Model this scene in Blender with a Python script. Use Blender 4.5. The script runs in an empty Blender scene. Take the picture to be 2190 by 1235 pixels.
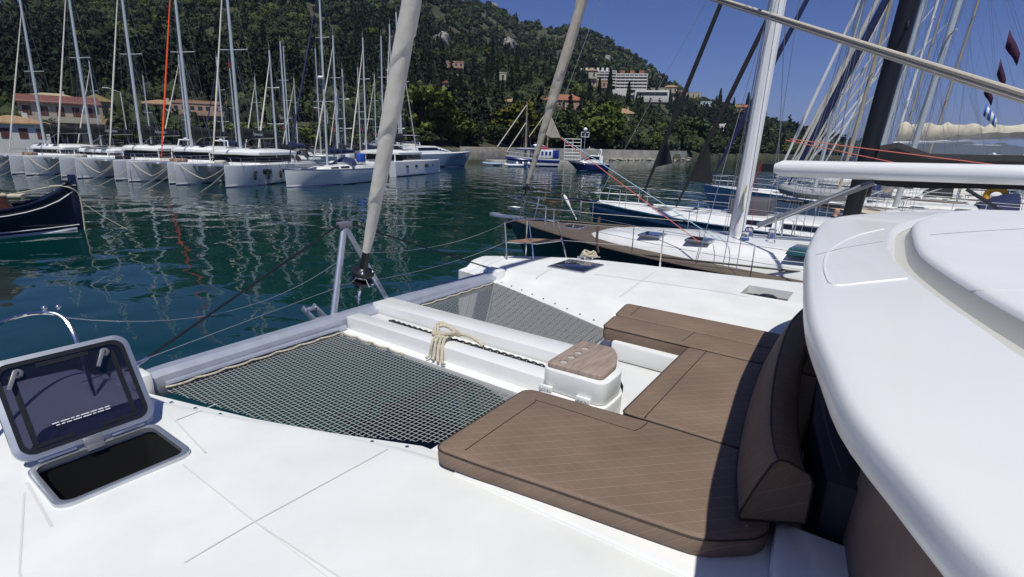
import bpy, bmesh, math, random
import numpy as np
from mathutils import Vector, Matrix
R = math.radians
random.seed(7); rng = np.random.default_rng(11)
scene = bpy.context.scene
col = scene.collection

# ---------------------------------------------------------------- camera, sky, sun
W0, H0, F0 = 2190, 1235, 1120.0
CAMZ = 3.8; HEAD = R(55); PITCH = R(15.4); ROLL = R(1.5)
C = np.array([0, 0, CAMZ])
_fw = np.array([0, math.cos(PITCH), -math.sin(PITCH)]); _rt = np.array([1., 0, 0]); _up = np.cross(_rt, _fw)
_r2 = _rt*math.cos(ROLL)+_up*math.sin(ROLL); _u2 = -_rt*math.sin(ROLL)+_up*math.cos(ROLL)
def _w(v): return np.array([v[0]*math.cos(HEAD)+v[1]*math.sin(HEAD), -v[0]*math.sin(HEAD)+v[1]*math.cos(HEAD), v[2]])
FW, RT, UP = _w(_fw), _w(_r2), _w(_u2)
def ray(px, py):
    d = FW*F0+RT*(px-W0/2)-UP*(py-H0/2); return d/np.linalg.norm(d)
def at(px, py, z):                       # where the sight line meets height z
    d = ray(px, py); return C+d*((z-C[2])/d[2])
def atx(px, py, x): d = ray(px, py); return C+d*(x/d[0])
def prj(p):
    d = np.array(p)-C; z = d@FW; return W0/2+F0*(d@RT)/z, H0/2-F0*(d@UP)/z
def horizon(px):
    a = (px-W0/2); return H0/2+(FW[2]*F0+RT[2]*a)/UP[2]
def azdir(px): d = ray(px, horizon(px)); d = d[:2]/np.linalg.norm(d[:2]); return d

cam_d = bpy.data.cameras.new('camera'); cam = bpy.data.objects.new('camera', cam_d); col.objects.link(cam)
cam_d.sensor_width = 36; cam_d.lens = 36*F0/W0; cam_d.clip_start = .05; cam_d.clip_end = 60000
cam.matrix_world = Matrix(((RT[0], UP[0], -FW[0], C[0]), (RT[1], UP[1], -FW[1], C[1]), (RT[2], UP[2], -FW[2], C[2]), (0, 0, 0, 1)))
scene.camera = cam
SHX, SHY = .40, .30                       # shadow shift per metre of height
sdir = Vector((-SHX, -SHY, 1)).normalized()
elev = math.asin(sdir.z); azim = math.atan2(sdir.x, sdir.y)
world = bpy.data.worlds.new('World'); scene.world = world; world.use_nodes = True
nt = world.node_tree; bg = nt.nodes['Background']; sky = nt.nodes.new('ShaderNodeTexSky')
sky.sky_type = 'NISHITA'; sky.sun_disc = False; sky.sun_elevation = elev; sky.sun_rotation = azim
sky.air_density = 1.0; sky.dust_density = .35; sky.ozone_density = 5.0; sky.altitude = 300
tintn = nt.nodes.new('ShaderNodeVectorMath'); tintn.operation = 'MULTIPLY'; tintn.inputs[1].default_value = (.44, .47, .76)   # deep clear Mediterranean blue
nt.links.new(sky.outputs[0], tintn.inputs[0]); nt.links.new(tintn.outputs[0], bg.inputs[0]); bg.inputs[1].default_value = .09
sl = bpy.data.lights.new('sun', 'SUN'); sl.energy = 3.9; sl.angle = R(.53); sl.color = (1, .985, .91)
so = bpy.data.objects.new('sun', sl); col.objects.link(so); so.rotation_euler = sdir.to_track_quat('Z', 'Y').to_euler()
scene.view_settings.view_transform = 'Standard'; scene.view_settings.look = 'None'
scene.view_settings.exposure = 0; scene.view_settings.gamma = 1
scene.render.engine = 'CYCLES'
scene.cycles.max_bounces = 6; scene.cycles.transparent_max_bounces = 8

# ---------------------------------------------------------------- materials
MATS = {}
def pm(name, c, rough=.5, metal=0., var=.0, vscale=3., bump=0., bscale=40., coat=0., alpha=None, spec=None, stretch=None):
    if name in MATS: return MATS[name]
    m = bpy.data.materials.new(name); m.use_nodes = True; n = m.node_tree.nodes; l = m.node_tree.links
    b = n['Principled BSDF']; b.inputs['Base Color'].default_value = (*c, 1); b.inputs['Roughness'].default_value = rough
    b.inputs['Metallic'].default_value = metal; b.inputs['Coat Weight'].default_value = coat
    if spec is not None: b.inputs['Specular IOR Level'].default_value = spec
    tc = n.new('ShaderNodeTexCoord'); src = tc.outputs['Object']
    if stretch:
        mp = n.new('ShaderNodeMapping'); mp.inputs['Scale'].default_value = stretch; l.new(src, mp.inputs[0]); src = mp.outputs[0]
    if var:
        t = n.new('ShaderNodeTexNoise'); t.inputs['Scale'].default_value = vscale; t.inputs['Detail'].default_value = 5
        l.new(src, t.inputs['Vector'])
        r = n.new('ShaderNodeMapRange'); r.inputs[1].default_value = .3; r.inputs[2].default_value = .7
        r.inputs[3].default_value = 1-var; r.inputs[4].default_value = 1+var*.6; l.new(t.outputs[0], r.inputs[0])
        v = n.new('ShaderNodeVectorMath'); v.operation = 'SCALE'; v.inputs[0].default_value = c; l.new(r.outputs[0], v.inputs['Scale'])
        l.new(v.outputs[0], b.inputs['Base Color'])
    if bump:
        t = n.new('ShaderNodeTexNoise'); t.inputs['Scale'].default_value = bscale; t.inputs['Detail'].default_value = 4; l.new(src, t.inputs['Vector'])
        k = n.new('ShaderNodeBump'); k.inputs['Strength'].default_value = bump; k.inputs['Distance'].default_value = .02
        l.new(t.outputs[0], k.inputs['Height']); l.new(k.outputs[0], b.inputs['Normal'])
    MATS[name] = m; return m
gel = pm('gelcoat', (.80, .80, .78), .32, var=.05, vscale=1.6, coat=.3)
nonskid = pm('nonskid', (.78, .785, .755), .6, var=.07, vscale=2.2, bump=.12, bscale=260)
roofm = pm('roof_gelcoat', (.80, .80, .785), .35, var=.04, vscale=1.2, bump=.05, bscale=300, coat=.2)
seamm = pm('seam_gelcoat', (.66, .66, .64), .5)
mast_alloy = pm('mast_alloy', (.60, .64, .64), .42, .35, var=.08, vscale=9)
alu = pm('aluminium', (.56, .58, .62), .36, .8, var=.08, vscale=9)
alupaint = pm('brushed_alloy', (.50, .53, .60), .4, .5, var=.1, vscale=6)
steel = pm('stainless', (.75, .75, .76), .14, 1.)
black = pm('black_plastic', (.012, .012, .014), .35)
blackm = pm('black_cloth', (.016, .016, .019), .85, var=.25, vscale=5)
navycloth = pm('navy_cloth', (.012, .02, .08), .8, var=.2, vscale=5)
creamcloth = pm('cream_cloth', (.66, .62, .54), .85, var=.12, vscale=4, bump=.3, bscale=12)
ropem = pm('cream_rope', (.60, .53, .40), .9, var=.25, vscale=60, bump=.6, bscale=90)
wirem = pm('wire', (.5, .5, .5), .35, .8)
whitep = pm('white_paint', (.80, .80, .79), .3, var=.04, vscale=2, coat=.2)
teak = pm('grey_teak', (.12, .09, .068), .75, var=.3, vscale=3, stretch=(8, .6, 1))
glass = pm('dark_glass', (.008, .010, .016), .06, coat=1.)
bronze = pm('brown_tint', (.045, .027, .024), .3, var=.3, vscale=1.5)
redp = pm('red_cloth', (.5, .03, .02), .7)
bluep = pm('blue_cloth', (.02, .09, .45), .7)
skin = pm('skin', (.45, .25, .17), .6)
stone = pm('stone', (.34, .31, .26), .9, var=.35, vscale=1.2, bump=.5, bscale=3)
conc = pm('concrete', (.40, .38, .33), .9, var=.3, vscale=.5, bump=.3, bscale=4)

# ---------------------------------------------------------------- mesh helpers
def tag(o, label=None, cat=None, group=None, kind=None):
    if label: o['label'] = label
    if cat: o['category'] = cat
    if group: o['group'] = group
    if kind: o['kind'] = kind
    return o
def empty(name, label, cat, loc=(0, 0, 0), rz=0, group=None):
    o = bpy.data.objects.new(name, None); col.objects.link(o); o.location = loc; o.rotation_euler = (0, 0, rz)
    o.empty_display_size = .2
    return tag(o, label, cat, group)
class MB:
    def __init__(s): s.v = []; s.f = []; s.m = []; s.mi = 0
    def add(s, vs, fs):
        k = len(s.v); s.v += [tuple(map(float, p)) for p in vs]
        for f in fs: s.f.append([i+k for i in f]); s.m.append(s.mi)
        return s
    def box(s, c, d, rz=0, M=None):
        x, y, z = d[0]/2, d[1]/2, d[2]/2; ca, sa = math.cos(rz), math.sin(rz); vs = []
        for k in ((-1, -1, -1), (1, -1, -1), (1, 1, -1), (-1, 1, -1), (-1, -1, 1), (1, -1, 1), (1, 1, 1), (-1, 1, 1)):
            p = (k[0]*x, k[1]*y, k[2]*z); p = (p[0]*ca-p[1]*sa+c[0], p[0]*sa+p[1]*ca+c[1], p[2]+c[2])
            vs.append(M@Vector(p) if M else p)
        return s.add(vs, [(0, 3, 2, 1), (4, 5, 6, 7), (0, 1, 5, 4), (1, 2, 6, 5), (2, 3, 7, 6), (3, 0, 4, 7)])
    def tube(s, pts, r, n=8, sx=1.):
        pts = [Vector(p) for p in pts]; k = len(pts)
        rs = r if hasattr(r, '__len__') else [r]*k; rings = []; pu = None
        for i, p in enumerate(pts):
            t = (pts[min(i+1, k-1)]-pts[max(i-1, 0)]).normalized()
            if pu is None: pu = Vector((0, 0, 1)) if abs(t.z) < .9 else Vector((1, 0, 0))
            a = t.cross(pu).normalized(); b = a.cross(t).normalized(); pu = b
            rings.append([p+(a*math.cos(2*math.pi*j/n)*sx+b*math.sin(2*math.pi*j/n))*rs[i] for j in range(n)])
        return s.loft(rings, True, True)
    def loft(s, rings, closed=True, caps=False, mids=None):
        n = len(rings[0]); vs = [p for r in rings for p in r]; fs = []; base = len(s.v)
        s.v += [tuple(map(float, p)) for p in vs]
        for i in range(len(rings)-1):
            for j in range(n if closed else n-1):
                a = base+i*n+j; b = base+i*n+(j+1) % n
                s.f.append([a, b, b+n, a+n]); s.m.append(mids[j] if mids else s.mi)
        if caps:
            s.f.append([base+j for j in range(n)][::-1]); s.m.append(s.mi)
            s.f.append([base+(len(rings)-1)*n+j for j in range(n)]); s.m.append(s.mi)
        return s
    def prism(s, poly, z0, z1, top=None):
        n = len(poly); top = top or poly
        vs = [(p[0], p[1], z0) for p in poly]+[(p[0], p[1], z1) for p in top]
        return s.add(vs, [list(range(n))[::-1], list(range(n, 2*n))]+[(i, (i+1) % n, (i+1) % n+n, i+n) for i in range(n)])
    def lathe(s, prof, c=(0, 0, 0), n=16, M=None):
        rings = []
        for r, z in prof:
            ring = [Vector((c[0]+r*math.cos(2*math.pi*j/n), c[1]+r*math.sin(2*math.pi*j/n), c[2]+z)) for j in range(n)]
            if M: ring = [M@p for p in ring]
            rings.append(ring)
        return s.loft(rings, True, True)
    def ball(s, c, r, n=10, sq=(1, 1, 1)):
        prof = [(max(.001, r*math.sin(math.pi*i/(n//2+2))), -r*math.cos(math.pi*i/(n//2+2))) for i in range(n//2+3)]
        rings = [[(c[0]+a*sq[0]*math.cos(2*math.pi*j/n), c[1]+a*sq[1]*math.sin(2*math.pi*j/n), c[2]+b*sq[2]) for j in range(n)] for a, b in prof]
        return s.loft(rings, True, True)
    def build(s, name, mat, parent=None, smooth=35, bevel=0, seg=2, fix=True):
        me = bpy.data.meshes.new(name); me.from_pydata(s.v, [], s.f)
        mats = mat if isinstance(mat, (list, tuple)) else [mat]
        for m in mats: me.materials.append(m)
        if len(mats) > 1: me.polygons.foreach_set('material_index', s.m)
        if fix or bevel:
            bm = bmesh.new(); bm.from_mesh(me)
            bmesh.ops.recalc_face_normals(bm, faces=bm.faces)
            if bevel:
                es = [e for e in bm.edges if len(e.link_faces) == 2 and e.calc_face_angle(0) > R(38)]
                bmesh.ops.bevel(bm, geom=es, offset=bevel, segments=seg, affect='EDGES', profile=.5, clamp_overlap=True)
            bm.to_mesh(me); bm.free()
        if smooth:
            me.shade_smooth(); me.set_sharp_from_angle(angle=R(smooth))
        o = bpy.data.objects.new(name, me); col.objects.link(o)
        if parent: o.parent = parent
        return o
def tube_obj(name, pts, r, mat, parent=None, n=8): return MB().tube(pts, r, n).build(name, mat, parent)
def spline(pts, n=8):
    P = [Vector(p) for p in pts]; out = []
    for i in range(len(P)-1):
        p0 = P[max(i-1, 0)]; p1 = P[i]; p2 = P[i+1]; p3 = P[min(i+2, len(P)-1)]
        for j in range(n):
            t = j/n; out.append(.5*((2*p1)+(p2-p0)*t+(2*p0-5*p1+4*p2-p3)*t*t+(3*p1-p0-3*p2+p3)*t**3))
    out.append(P[-1]); return out
def lerp(a, b, t): return tuple(a[i]+(b[i]-a[i])*t for i in range(len(a)))
def sag(a, b, d, n=10): return [(*lerp(a[:2], b[:2], i/n), a[2]+(b[2]-a[2])*i/n-d*4*(i/n)*(1-i/n)) for i in range(n+1)]
def text_obj(txt, size, M, mat, parent, name='lettering', ext=.002):
    cu = bpy.data.curves.new('t', 'FONT'); cu.body = txt; cu.size = size; cu.align_x = 'CENTER'; cu.align_y = 'CENTER'; cu.extrude = ext
    t = bpy.data.objects.new('t', cu); col.objects.link(t)
    bpy.context.view_layer.update()
    me = bpy.data.meshes.new_from_object(t.evaluated_get(bpy.context.evaluated_depsgraph_get()))
    me.transform(M); me.name = name; me.materials.clear(); me.materials.append(mat)
    bpy.data.objects.remove(t); bpy.data.curves.remove(cu)
    o = bpy.data.objects.new(name, me); col.objects.link(o); o.parent = parent; return o
def frame(o, x, y):                        # matrix with local x, y axes
    x = Vector(x).normalized(); y = Vector(y); z = x.cross(y).normalized(); y = z.cross(x)
    return Matrix(((x.x, y.x, z.x, o[0]), (x.y, y.y, z.y, o[1]), (x.z, y.z, z.z, o[2]), (0, 0, 0, 1)))
def np_mesh(name, V, F, mat, tint=None, parent=None, smooth=False):
    me = bpy.data.meshes.new(name); nf = len(F); k = F.shape[1]
    me.vertices.add(len(V)); me.vertices.foreach_set('co', V.astype(np.float32).ravel())
    me.loops.add(nf*k); me.loops.foreach_set('vertex_index', F.astype(np.int32).ravel())
    me.polygons.add(nf); me.polygons.foreach_set('loop_start', np.arange(0, nf*k, k, dtype=np.int32))
    me.polygons.foreach_set('loop_total', np.full(nf, k, np.int32))
    if tint is not None:
        a = me.attributes.new('tint', 'FLOAT_COLOR', 'POINT'); a.data.foreach_set('color', np.c_[tint, np.ones(len(tint))].astype(np.float32).ravel())
    me.materials.append(mat); me.update(calc_edges=True)
    if smooth: me.shade_smooth()
    o = bpy.data.objects.new(name, me); col.objects.link(o)
    if parent: o.parent = parent
    return o

# ---------------------------------------------------------------- water
def water_material():
    m = bpy.data.materials.new('harbour_water'); m.use_nodes = True; n = m.node_tree.nodes; l = m.node_tree.links
    b = n['Principled BSDF']; b.inputs['Base Color'].default_value = (.0005, .028, .027, 1)
    b.inputs['Roughness'].default_value = .03; b.inputs['IOR'].default_value = 1.42
    tc = n.new('ShaderNodeTexCoord')
    def noise(sc, det, rough, dist=0.):
        mp = n.new('ShaderNodeMapping'); mp.inputs['Scale'].default_value = (sc, sc*.75, sc); mp.inputs['Rotation'].default_value = (0, 0, R(35))
        l.new(tc.outputs['Object'], mp.inputs[0]); t = n.new('ShaderNodeTexNoise'); t.inputs['Scale'].default_value = 1
        t.inputs['Detail'].default_value = det; t.inputs['Roughness'].default_value = rough; t.inputs['Distortion'].default_value = dist
        l.new(mp.outputs[0], t.inputs['Vector']); return t.outputs[0]
    a = noise(.55, 1, .4, .4); c = noise(1.9, 2, .5, .6); e = noise(.045, 2, .5)
    # calm and ruffled patches
    r = n.new('ShaderNodeMapRange'); r.inputs[1].default_value = .35; r.inputs[2].default_value = .65; r.inputs[3].default_value = .25; r.inputs[4].default_value = 1.0; l.new(e, r.inputs[0])
    mu = n.new('ShaderNodeMath'); mu.operation = 'MULTIPLY'; l.new(c, mu.inputs[0]); l.new(r.outputs[0], mu.inputs[1])
    mv = n.new('ShaderNodeMath'); mv.operation = 'MULTIPLY'; mv.inputs[1].default_value = .22; l.new(mu.outputs[0], mv.inputs[0])
    ad = n.new('ShaderNodeMath'); l.new(a, ad.inputs[0]); l.new(mv.outputs[0], ad.inputs[1])
    k = n.new('ShaderNodeBump'); k.inputs['Strength'].default_value = 1.; k.inputs['Distance'].default_value = .085
    l.new(ad.outputs[0], k.inputs['Height']); l.new(k.outputs[0], b.inputs['Normal'])
    return m
w = MB().add([(-3000, -3000, 0), (30000, -3000, 0), (30000, 30000, 0), (-3000, 30000, 0)], [(0, 1, 2, 3)])
tag(w.build('water', water_material(), smooth=0), kind='structure')

# ---------------------------------------------------------------- hills round the bay
# pixel column, shore distance, ridge distance, row of the ridge line
TT = np.array([(-900, 140, 520, 20), (-300, 130, 500, 25), (0, 125, 450, 17), (60, 125, 450, 22), (130, 125, 460, 8), (220, 125, 480, -8), (400, 125, 500, -60),
    (600, 122, 520, -100), (750, 120, 560, -90), (850, 118, 620, -55), (940, 112, 680, -18), (990, 116, 720, 0), (1050, 128, 760, 9), (1085, 134, 780, 24), (1105, 137, 790, 40),
    (1180, 145, 800, 56), (1210, 150, 810, 53), (1250, 155, 820, 62), (1290, 160, 830, 83), (1330, 166, 840, 107), (1390, 176, 820, 150), (1450, 190, 760, 192),
    (1490, 225, 700, 208), (1550, 255, 600, 226), (1600, 285, 560, 233), (1640, 310, 560, 255), (1700, 340, 580, 268), (1750, 360, 600, 277), (1790, 380, 620, 297), (1830, 400, 640, 322), (1850, 405, 640, 333)], float)
def vnoise(x, y, seed=0):
    xi = np.floor(x).astype(int); yi = np.floor(y).astype(int); fx = x-xi; fy = y-yi
    fx = fx*fx*(3-2*fx); fy = fy*fy*(3-2*fy)
    def h(a, b): return (np.sin(a*127.1+b*311.7+seed*74.7)*43758.5453) % 1
    return (h(xi, yi)*(1-fx)+h(xi+1, yi)*fx)*(1-fy)+(h(xi, yi+1)*(1-fx)+h(xi+1, yi+1)*fx)*fy
def fbm(x, y, o=4, seed=0):
    s = 0; a = .5
    for i in range(o): s = s+a*vnoise(x*2**i, y*2**i, seed+i); a *= .5
    return s
def tpar(px):
    return [np.interp(px, TT[:, 0], TT[:, i]) for i in (1, 2, 3)]
AZ = np.array([math.atan2(*azdir(p)) for p in np.linspace(-900, 1850, 220)]); PX = np.linspace(-900, 1850, 220)
def terrain_z(az, D):
    px = np.interp(az, AZ, PX); r0, rR, ys = tpar(px)
    hz = np.array([horizon(p) for p in np.atleast_1d(px)]).reshape(np.shape(px))
    # height of the ridge from its row in the picture
    tanr = np.vectorize(lambda p, q: (lambda d: d[2]/math.hypot(d[0], d[1]))(ray(p, q)))(px, ys)
    zR = CAMZ+tanr*rR - 5.0
    t = np.clip((D-r0)/(rR-r0), 0, 1.6)
    prof = np.where(t < 1, .42*t+.58*t**1.7, 1-.5*(t-1))
    x, y = D*np.sin(az), D*np.cos(az)
    n = (fbm(x/70, y/70, 4, 3)-.47)*np.clip(t*4, 0, 1)*np.clip(abs(1-t)*3, .12, 1)*26*np.clip(zR/80, .15, 1.2)
    return 2.0+(zR-2.0)*prof+n*1.0
rings = np.concatenate([[0, .004], np.linspace(.02, 1, 70), np.linspace(1.05, 1.5, 8)])
V = []
for p, a in zip(PX, AZ):
    r0, rR, ys = tpar(p)
    D = r0+(rR-r0)*rings
    z = terrain_z(np.full_like(D, a), D); z[0] = -1.0; z[1] = 1.9
    V.append(np.c_[D*math.sin(a), D*math.cos(a), z])
V = np.array(V); nr = len(rings); npx = len(PX)
F = np.array([(i*nr+j, (i+1)*nr+j, (i+1)*nr+j+1, i*nr+j+1) for i in range(npx-1) for j in range(nr-1)])
GT = V[..., 2]; GA = AZ
def ground(px, D):                         # height of the hill under azimuth of px at distance D
    return float(terrain_z(np.array([np.interp(px, PX, AZ)]), np.array([float(D)]))[0])
hillm = pm('hill_ground', (.050, .052, .026), .95, var=.55, vscale=.06, bump=.5, bscale=.6)
tag(np_mesh('hill_terrain', V.reshape(-1, 3), F, hillm, smooth=True), kind='structure')
def hit(px, py):                           # where a sight line meets the hill
    d = ray(px, py); dh = math.hypot(d[0], d[1]); r0, rR, _ = tpar(px); a = math.atan2(d[0], d[1])
    Ds = np.arange(r0+2, rR*1.05, 2.0); zs = terrain_z(np.full_like(Ds, a), Ds); zr = CAMZ+Ds*d[2]/dh
    k = np.where(zs >= zr)[0]; D = Ds[k[0]] if len(k) else rR
    return np.array([D*d[0]/dh, D*d[1]/dh, float(terrain_z(np.array([a]), np.array([D]))[0])]), D
# far blue hills across the open sea
def far_hills():
    pts = [(1780, 330), (1850, 327), (1900, 318), (1960, 312), (2010, 308), (2060, 312), (2110, 316), (2160, 318), (2230, 322), (2320, 325), (2450, 331), (2600, 338)]
    rings = []
    for Df, k in ((5600, 0), (6000, .6), (6600, 1.), (7600, 0)):
        ring = []
        for p in np.arange(1780, 2600, 12):
            y = np.interp(p, [a for a, b in pts], [b for a, b in pts])+2*math.sin(p*.07)+1.2*math.sin(p*.19+1)
            d = azdir(p); h = max(0, (horizon(p)-y))/F0*6600*1.02
            ring.append((d[0]*Df, d[1]*Df, h*k if k else -3))
        rings.append(ring)
    m = MB().loft(rings, False); tag(m.build('far_hills', pm('far_hill_scrub', (.06, .065, .04), .95, var=.3, vscale=.004), smooth=60), kind='structure')
far_hills()

# ---------------------------------------------------------------- woods
def leaf_material(name, hue=(1, 1, 1)):
    m = bpy.data.materials.new(name); m.use_nodes = True; n = m.node_tree.nodes; l = m.node_tree.links; b = n['Principled BSDF']
    b.inputs['Roughness'].default_value = .8; b.inputs['Specular IOR Level'].default_value = .15
    a = n.new('ShaderNodeAttribute'); a.attribute_name = 'tint'; oi = n.new('ShaderNodeObjectInfo')
    v = n.new('ShaderNodeVectorMath'); v.operation = 'MULTIPLY'; v.inputs[1].default_value = hue; l.new(a.outputs['Color'], v.inputs[0])
    r = n.new('ShaderNodeMapRange'); r.inputs[3].default_value = .8; r.inputs[4].default_value = 1.25; l.new(oi.outputs['Random'], r.inputs[0])
    s = n.new('ShaderNodeVectorMath'); s.operation = 'SCALE'; l.new(v.outputs[0], s.inputs[0]); l.new(r.outputs[0], s.inputs['Scale'])
    l.new(s.outputs[0], b.inputs['Base Color']); return m
leafm = leaf_material('leaves', (1.2, 1.2, 1.1)); olivem = leaf_material('olive_leaves', (2.5, 2.1, 1.2)); ochrem = leaf_material('ochre_leaves', (2.5, 1.75, .7)); brightm = leaf_material('bright_leaves', (2.4, 2.4, 1.0)); darkm = leaf_material('dark_needles', (.62, .72, .7))
barkm = pm('bark', (.10, .075, .055), .95, var=.3, vscale=4, bump=.6, bscale=8)
def quads(cent, size, g, up=.35):
    n = len(cent); a = g.normal(size=(n, 3)); a /= np.linalg.norm(a, axis=1)[:, None]
    b = g.normal(size=(n, 3)); b -= (a*b).sum(1)[:, None]*a; b /= np.linalg.norm(b, axis=1)[:, None]
    s = size*(.6+.8*g.random((n, 1)))
    V = np.stack([cent-a*s-b*s*.6, cent+a*s-b*s*.6, cent+a*s*.8+b*s*.6, cent-a*s*.8+b*s*.6], 1).reshape(-1, 3)
    return V
def wood():
    g = np.random.default_rng(5); VV = []; CC = []
    ico = bmesh.new(); bmesh.ops.create_icosphere(ico, subdivisions=2, radius=1); ico.verts.ensure_lookup_table()
    iv = np.array([v.co[:] for v in ico.verts]); jf = np.array([[v.index for v in f.verts] for f in ico.faces]); ico.free()
    SV = []; SF = []; SC = []; base = 0
    n = 0; tries = 0
    while n < 7600 and tries < 60000:
        tries += 1
        px = g.uniform(-260, 1835); r0, rR, _ = tpar(px)
        t = g.random()**1.25; D = r0+9+(rR*1.03-r0-9)*t; a = float(np.interp(px, PX, AZ))
        if D < 165 and px < 1100 and g.random() < .75: continue
        x, y = D*math.sin(a), D*math.cos(a)
        if any((x-c[0])**2+(y-c[1])**2 < c[2]**2 for c in CLEAR): continue
        px2 = px
        dens = vnoise(np.array(x/38), np.array(y/38), 9)
        if dens < .2 and g.random() < .6: continue
        z = float(terrain_z(np.array([a]), np.array([D]))[0])
        cy = (vnoise(np.array(x/60), np.array(y/60), 21) > .56 and t < .6 and g.random() < .7) or g.random() < .05
        far = D > 420
        if cy: rx = g.uniform(1.0, 1.7); rz = rx*g.uniform(3.6, 5.2); tint = np.array([.020, .030, .016])*g.uniform(.7, 1.15)
        else:
            rx = g.uniform(2.2, 4.6)*(1.15 if far else 1); rz = rx*g.uniform(.65, 1.0)
            tint = np.array([.034, .046, .021])*g.uniform(.5, 1.6)
            if g.random() < .12: tint = tint*np.array([1.7, 1.5, .9])
        c = np.array([x, y, z+rz*.75])
        disp = 1+.28*(g.random((len(iv), 1))-.5)*1.6
        v = iv*disp*np.array([rx, rx, rz])*(np.array([1, 1, 1]) if not cy else np.where(iv[:, 2:3] > 0, 1-.55*iv[:, 2:3], 1)*np.array([1, 1, 0])+np.array([0, 0, 1]))
        SV.append(v*.78+c); SF.append(jf+base); base += len(iv); SC.append(np.repeat([tint*.8], len(iv), 0))
        m = 110 if not far else 56
        d = g.normal(size=(m, 3)); d /= np.linalg.norm(d, axis=1)[:, None]
        k = d*np.array([rx, rx, rz])*g.uniform(.75, 1.1, (m, 1))
        if cy: k[:, :2] *= np.clip(1-.55*np.maximum(d[:, 2:3], 0), .2, 1)
        q = quads(c+k, .55 if not far else .9, g); VV.append(q); CC.append(np.repeat(tint*(.75+.6*g.random((m, 1))), 4, 0))
        n += 1
    V = np.concatenate(VV); F = np.arange(len(V)).reshape(-1, 4)
    SVc = np.concatenate(SV); SFc = np.concatenate(SF); nq = len(V)
    # one object: quads for leaves, triangles written as quads with a repeated centre would be degenerate, so triangles are split in two meshes joined by loops
    me = bpy.data.meshes.new('wood'); allv = np.concatenate([V, SVc]); tri = SFc+nq
    me.vertices.add(len(allv)); me.vertices.foreach_set('co', allv.astype(np.float32).ravel())
    li = np.concatenate([F.ravel(), tri.ravel()]); me.loops.add(len(li)); me.loops.foreach_set('vertex_index', li.astype(np.int32))
    ls = np.concatenate([np.arange(0, len(F)*4, 4), len(F)*4+np.arange(0, len(tri)*3, 3)]); lt = np.concatenate([np.full(len(F), 4), np.full(len(tri), 3)])
    me.polygons.add(len(ls)); me.polygons.foreach_set('loop_start', ls.astype(np.int32)); me.polygons.foreach_set('loop_total', lt.astype(np.int32))
    at_ = me.attributes.new('tint', 'FLOAT_COLOR', 'POINT'); cc = np.concatenate([np.concatenate(CC), np.concatenate(SC)])
    at_.data.foreach_set('color', np.c_[cc, np.ones(len(cc))].astype(np.float32).ravel())
    me.materials.append(leafm); me.update(calc_edges=True)
    o = bpy.data.objects.new('wood', me); col.objects.link(o); tag(o, 'dense dark green wood covering the hillside behind the harbour', 'wood', kind='stuff')
CLEAR = []          # filled by the buildings, so the wood is grown at the end
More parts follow.
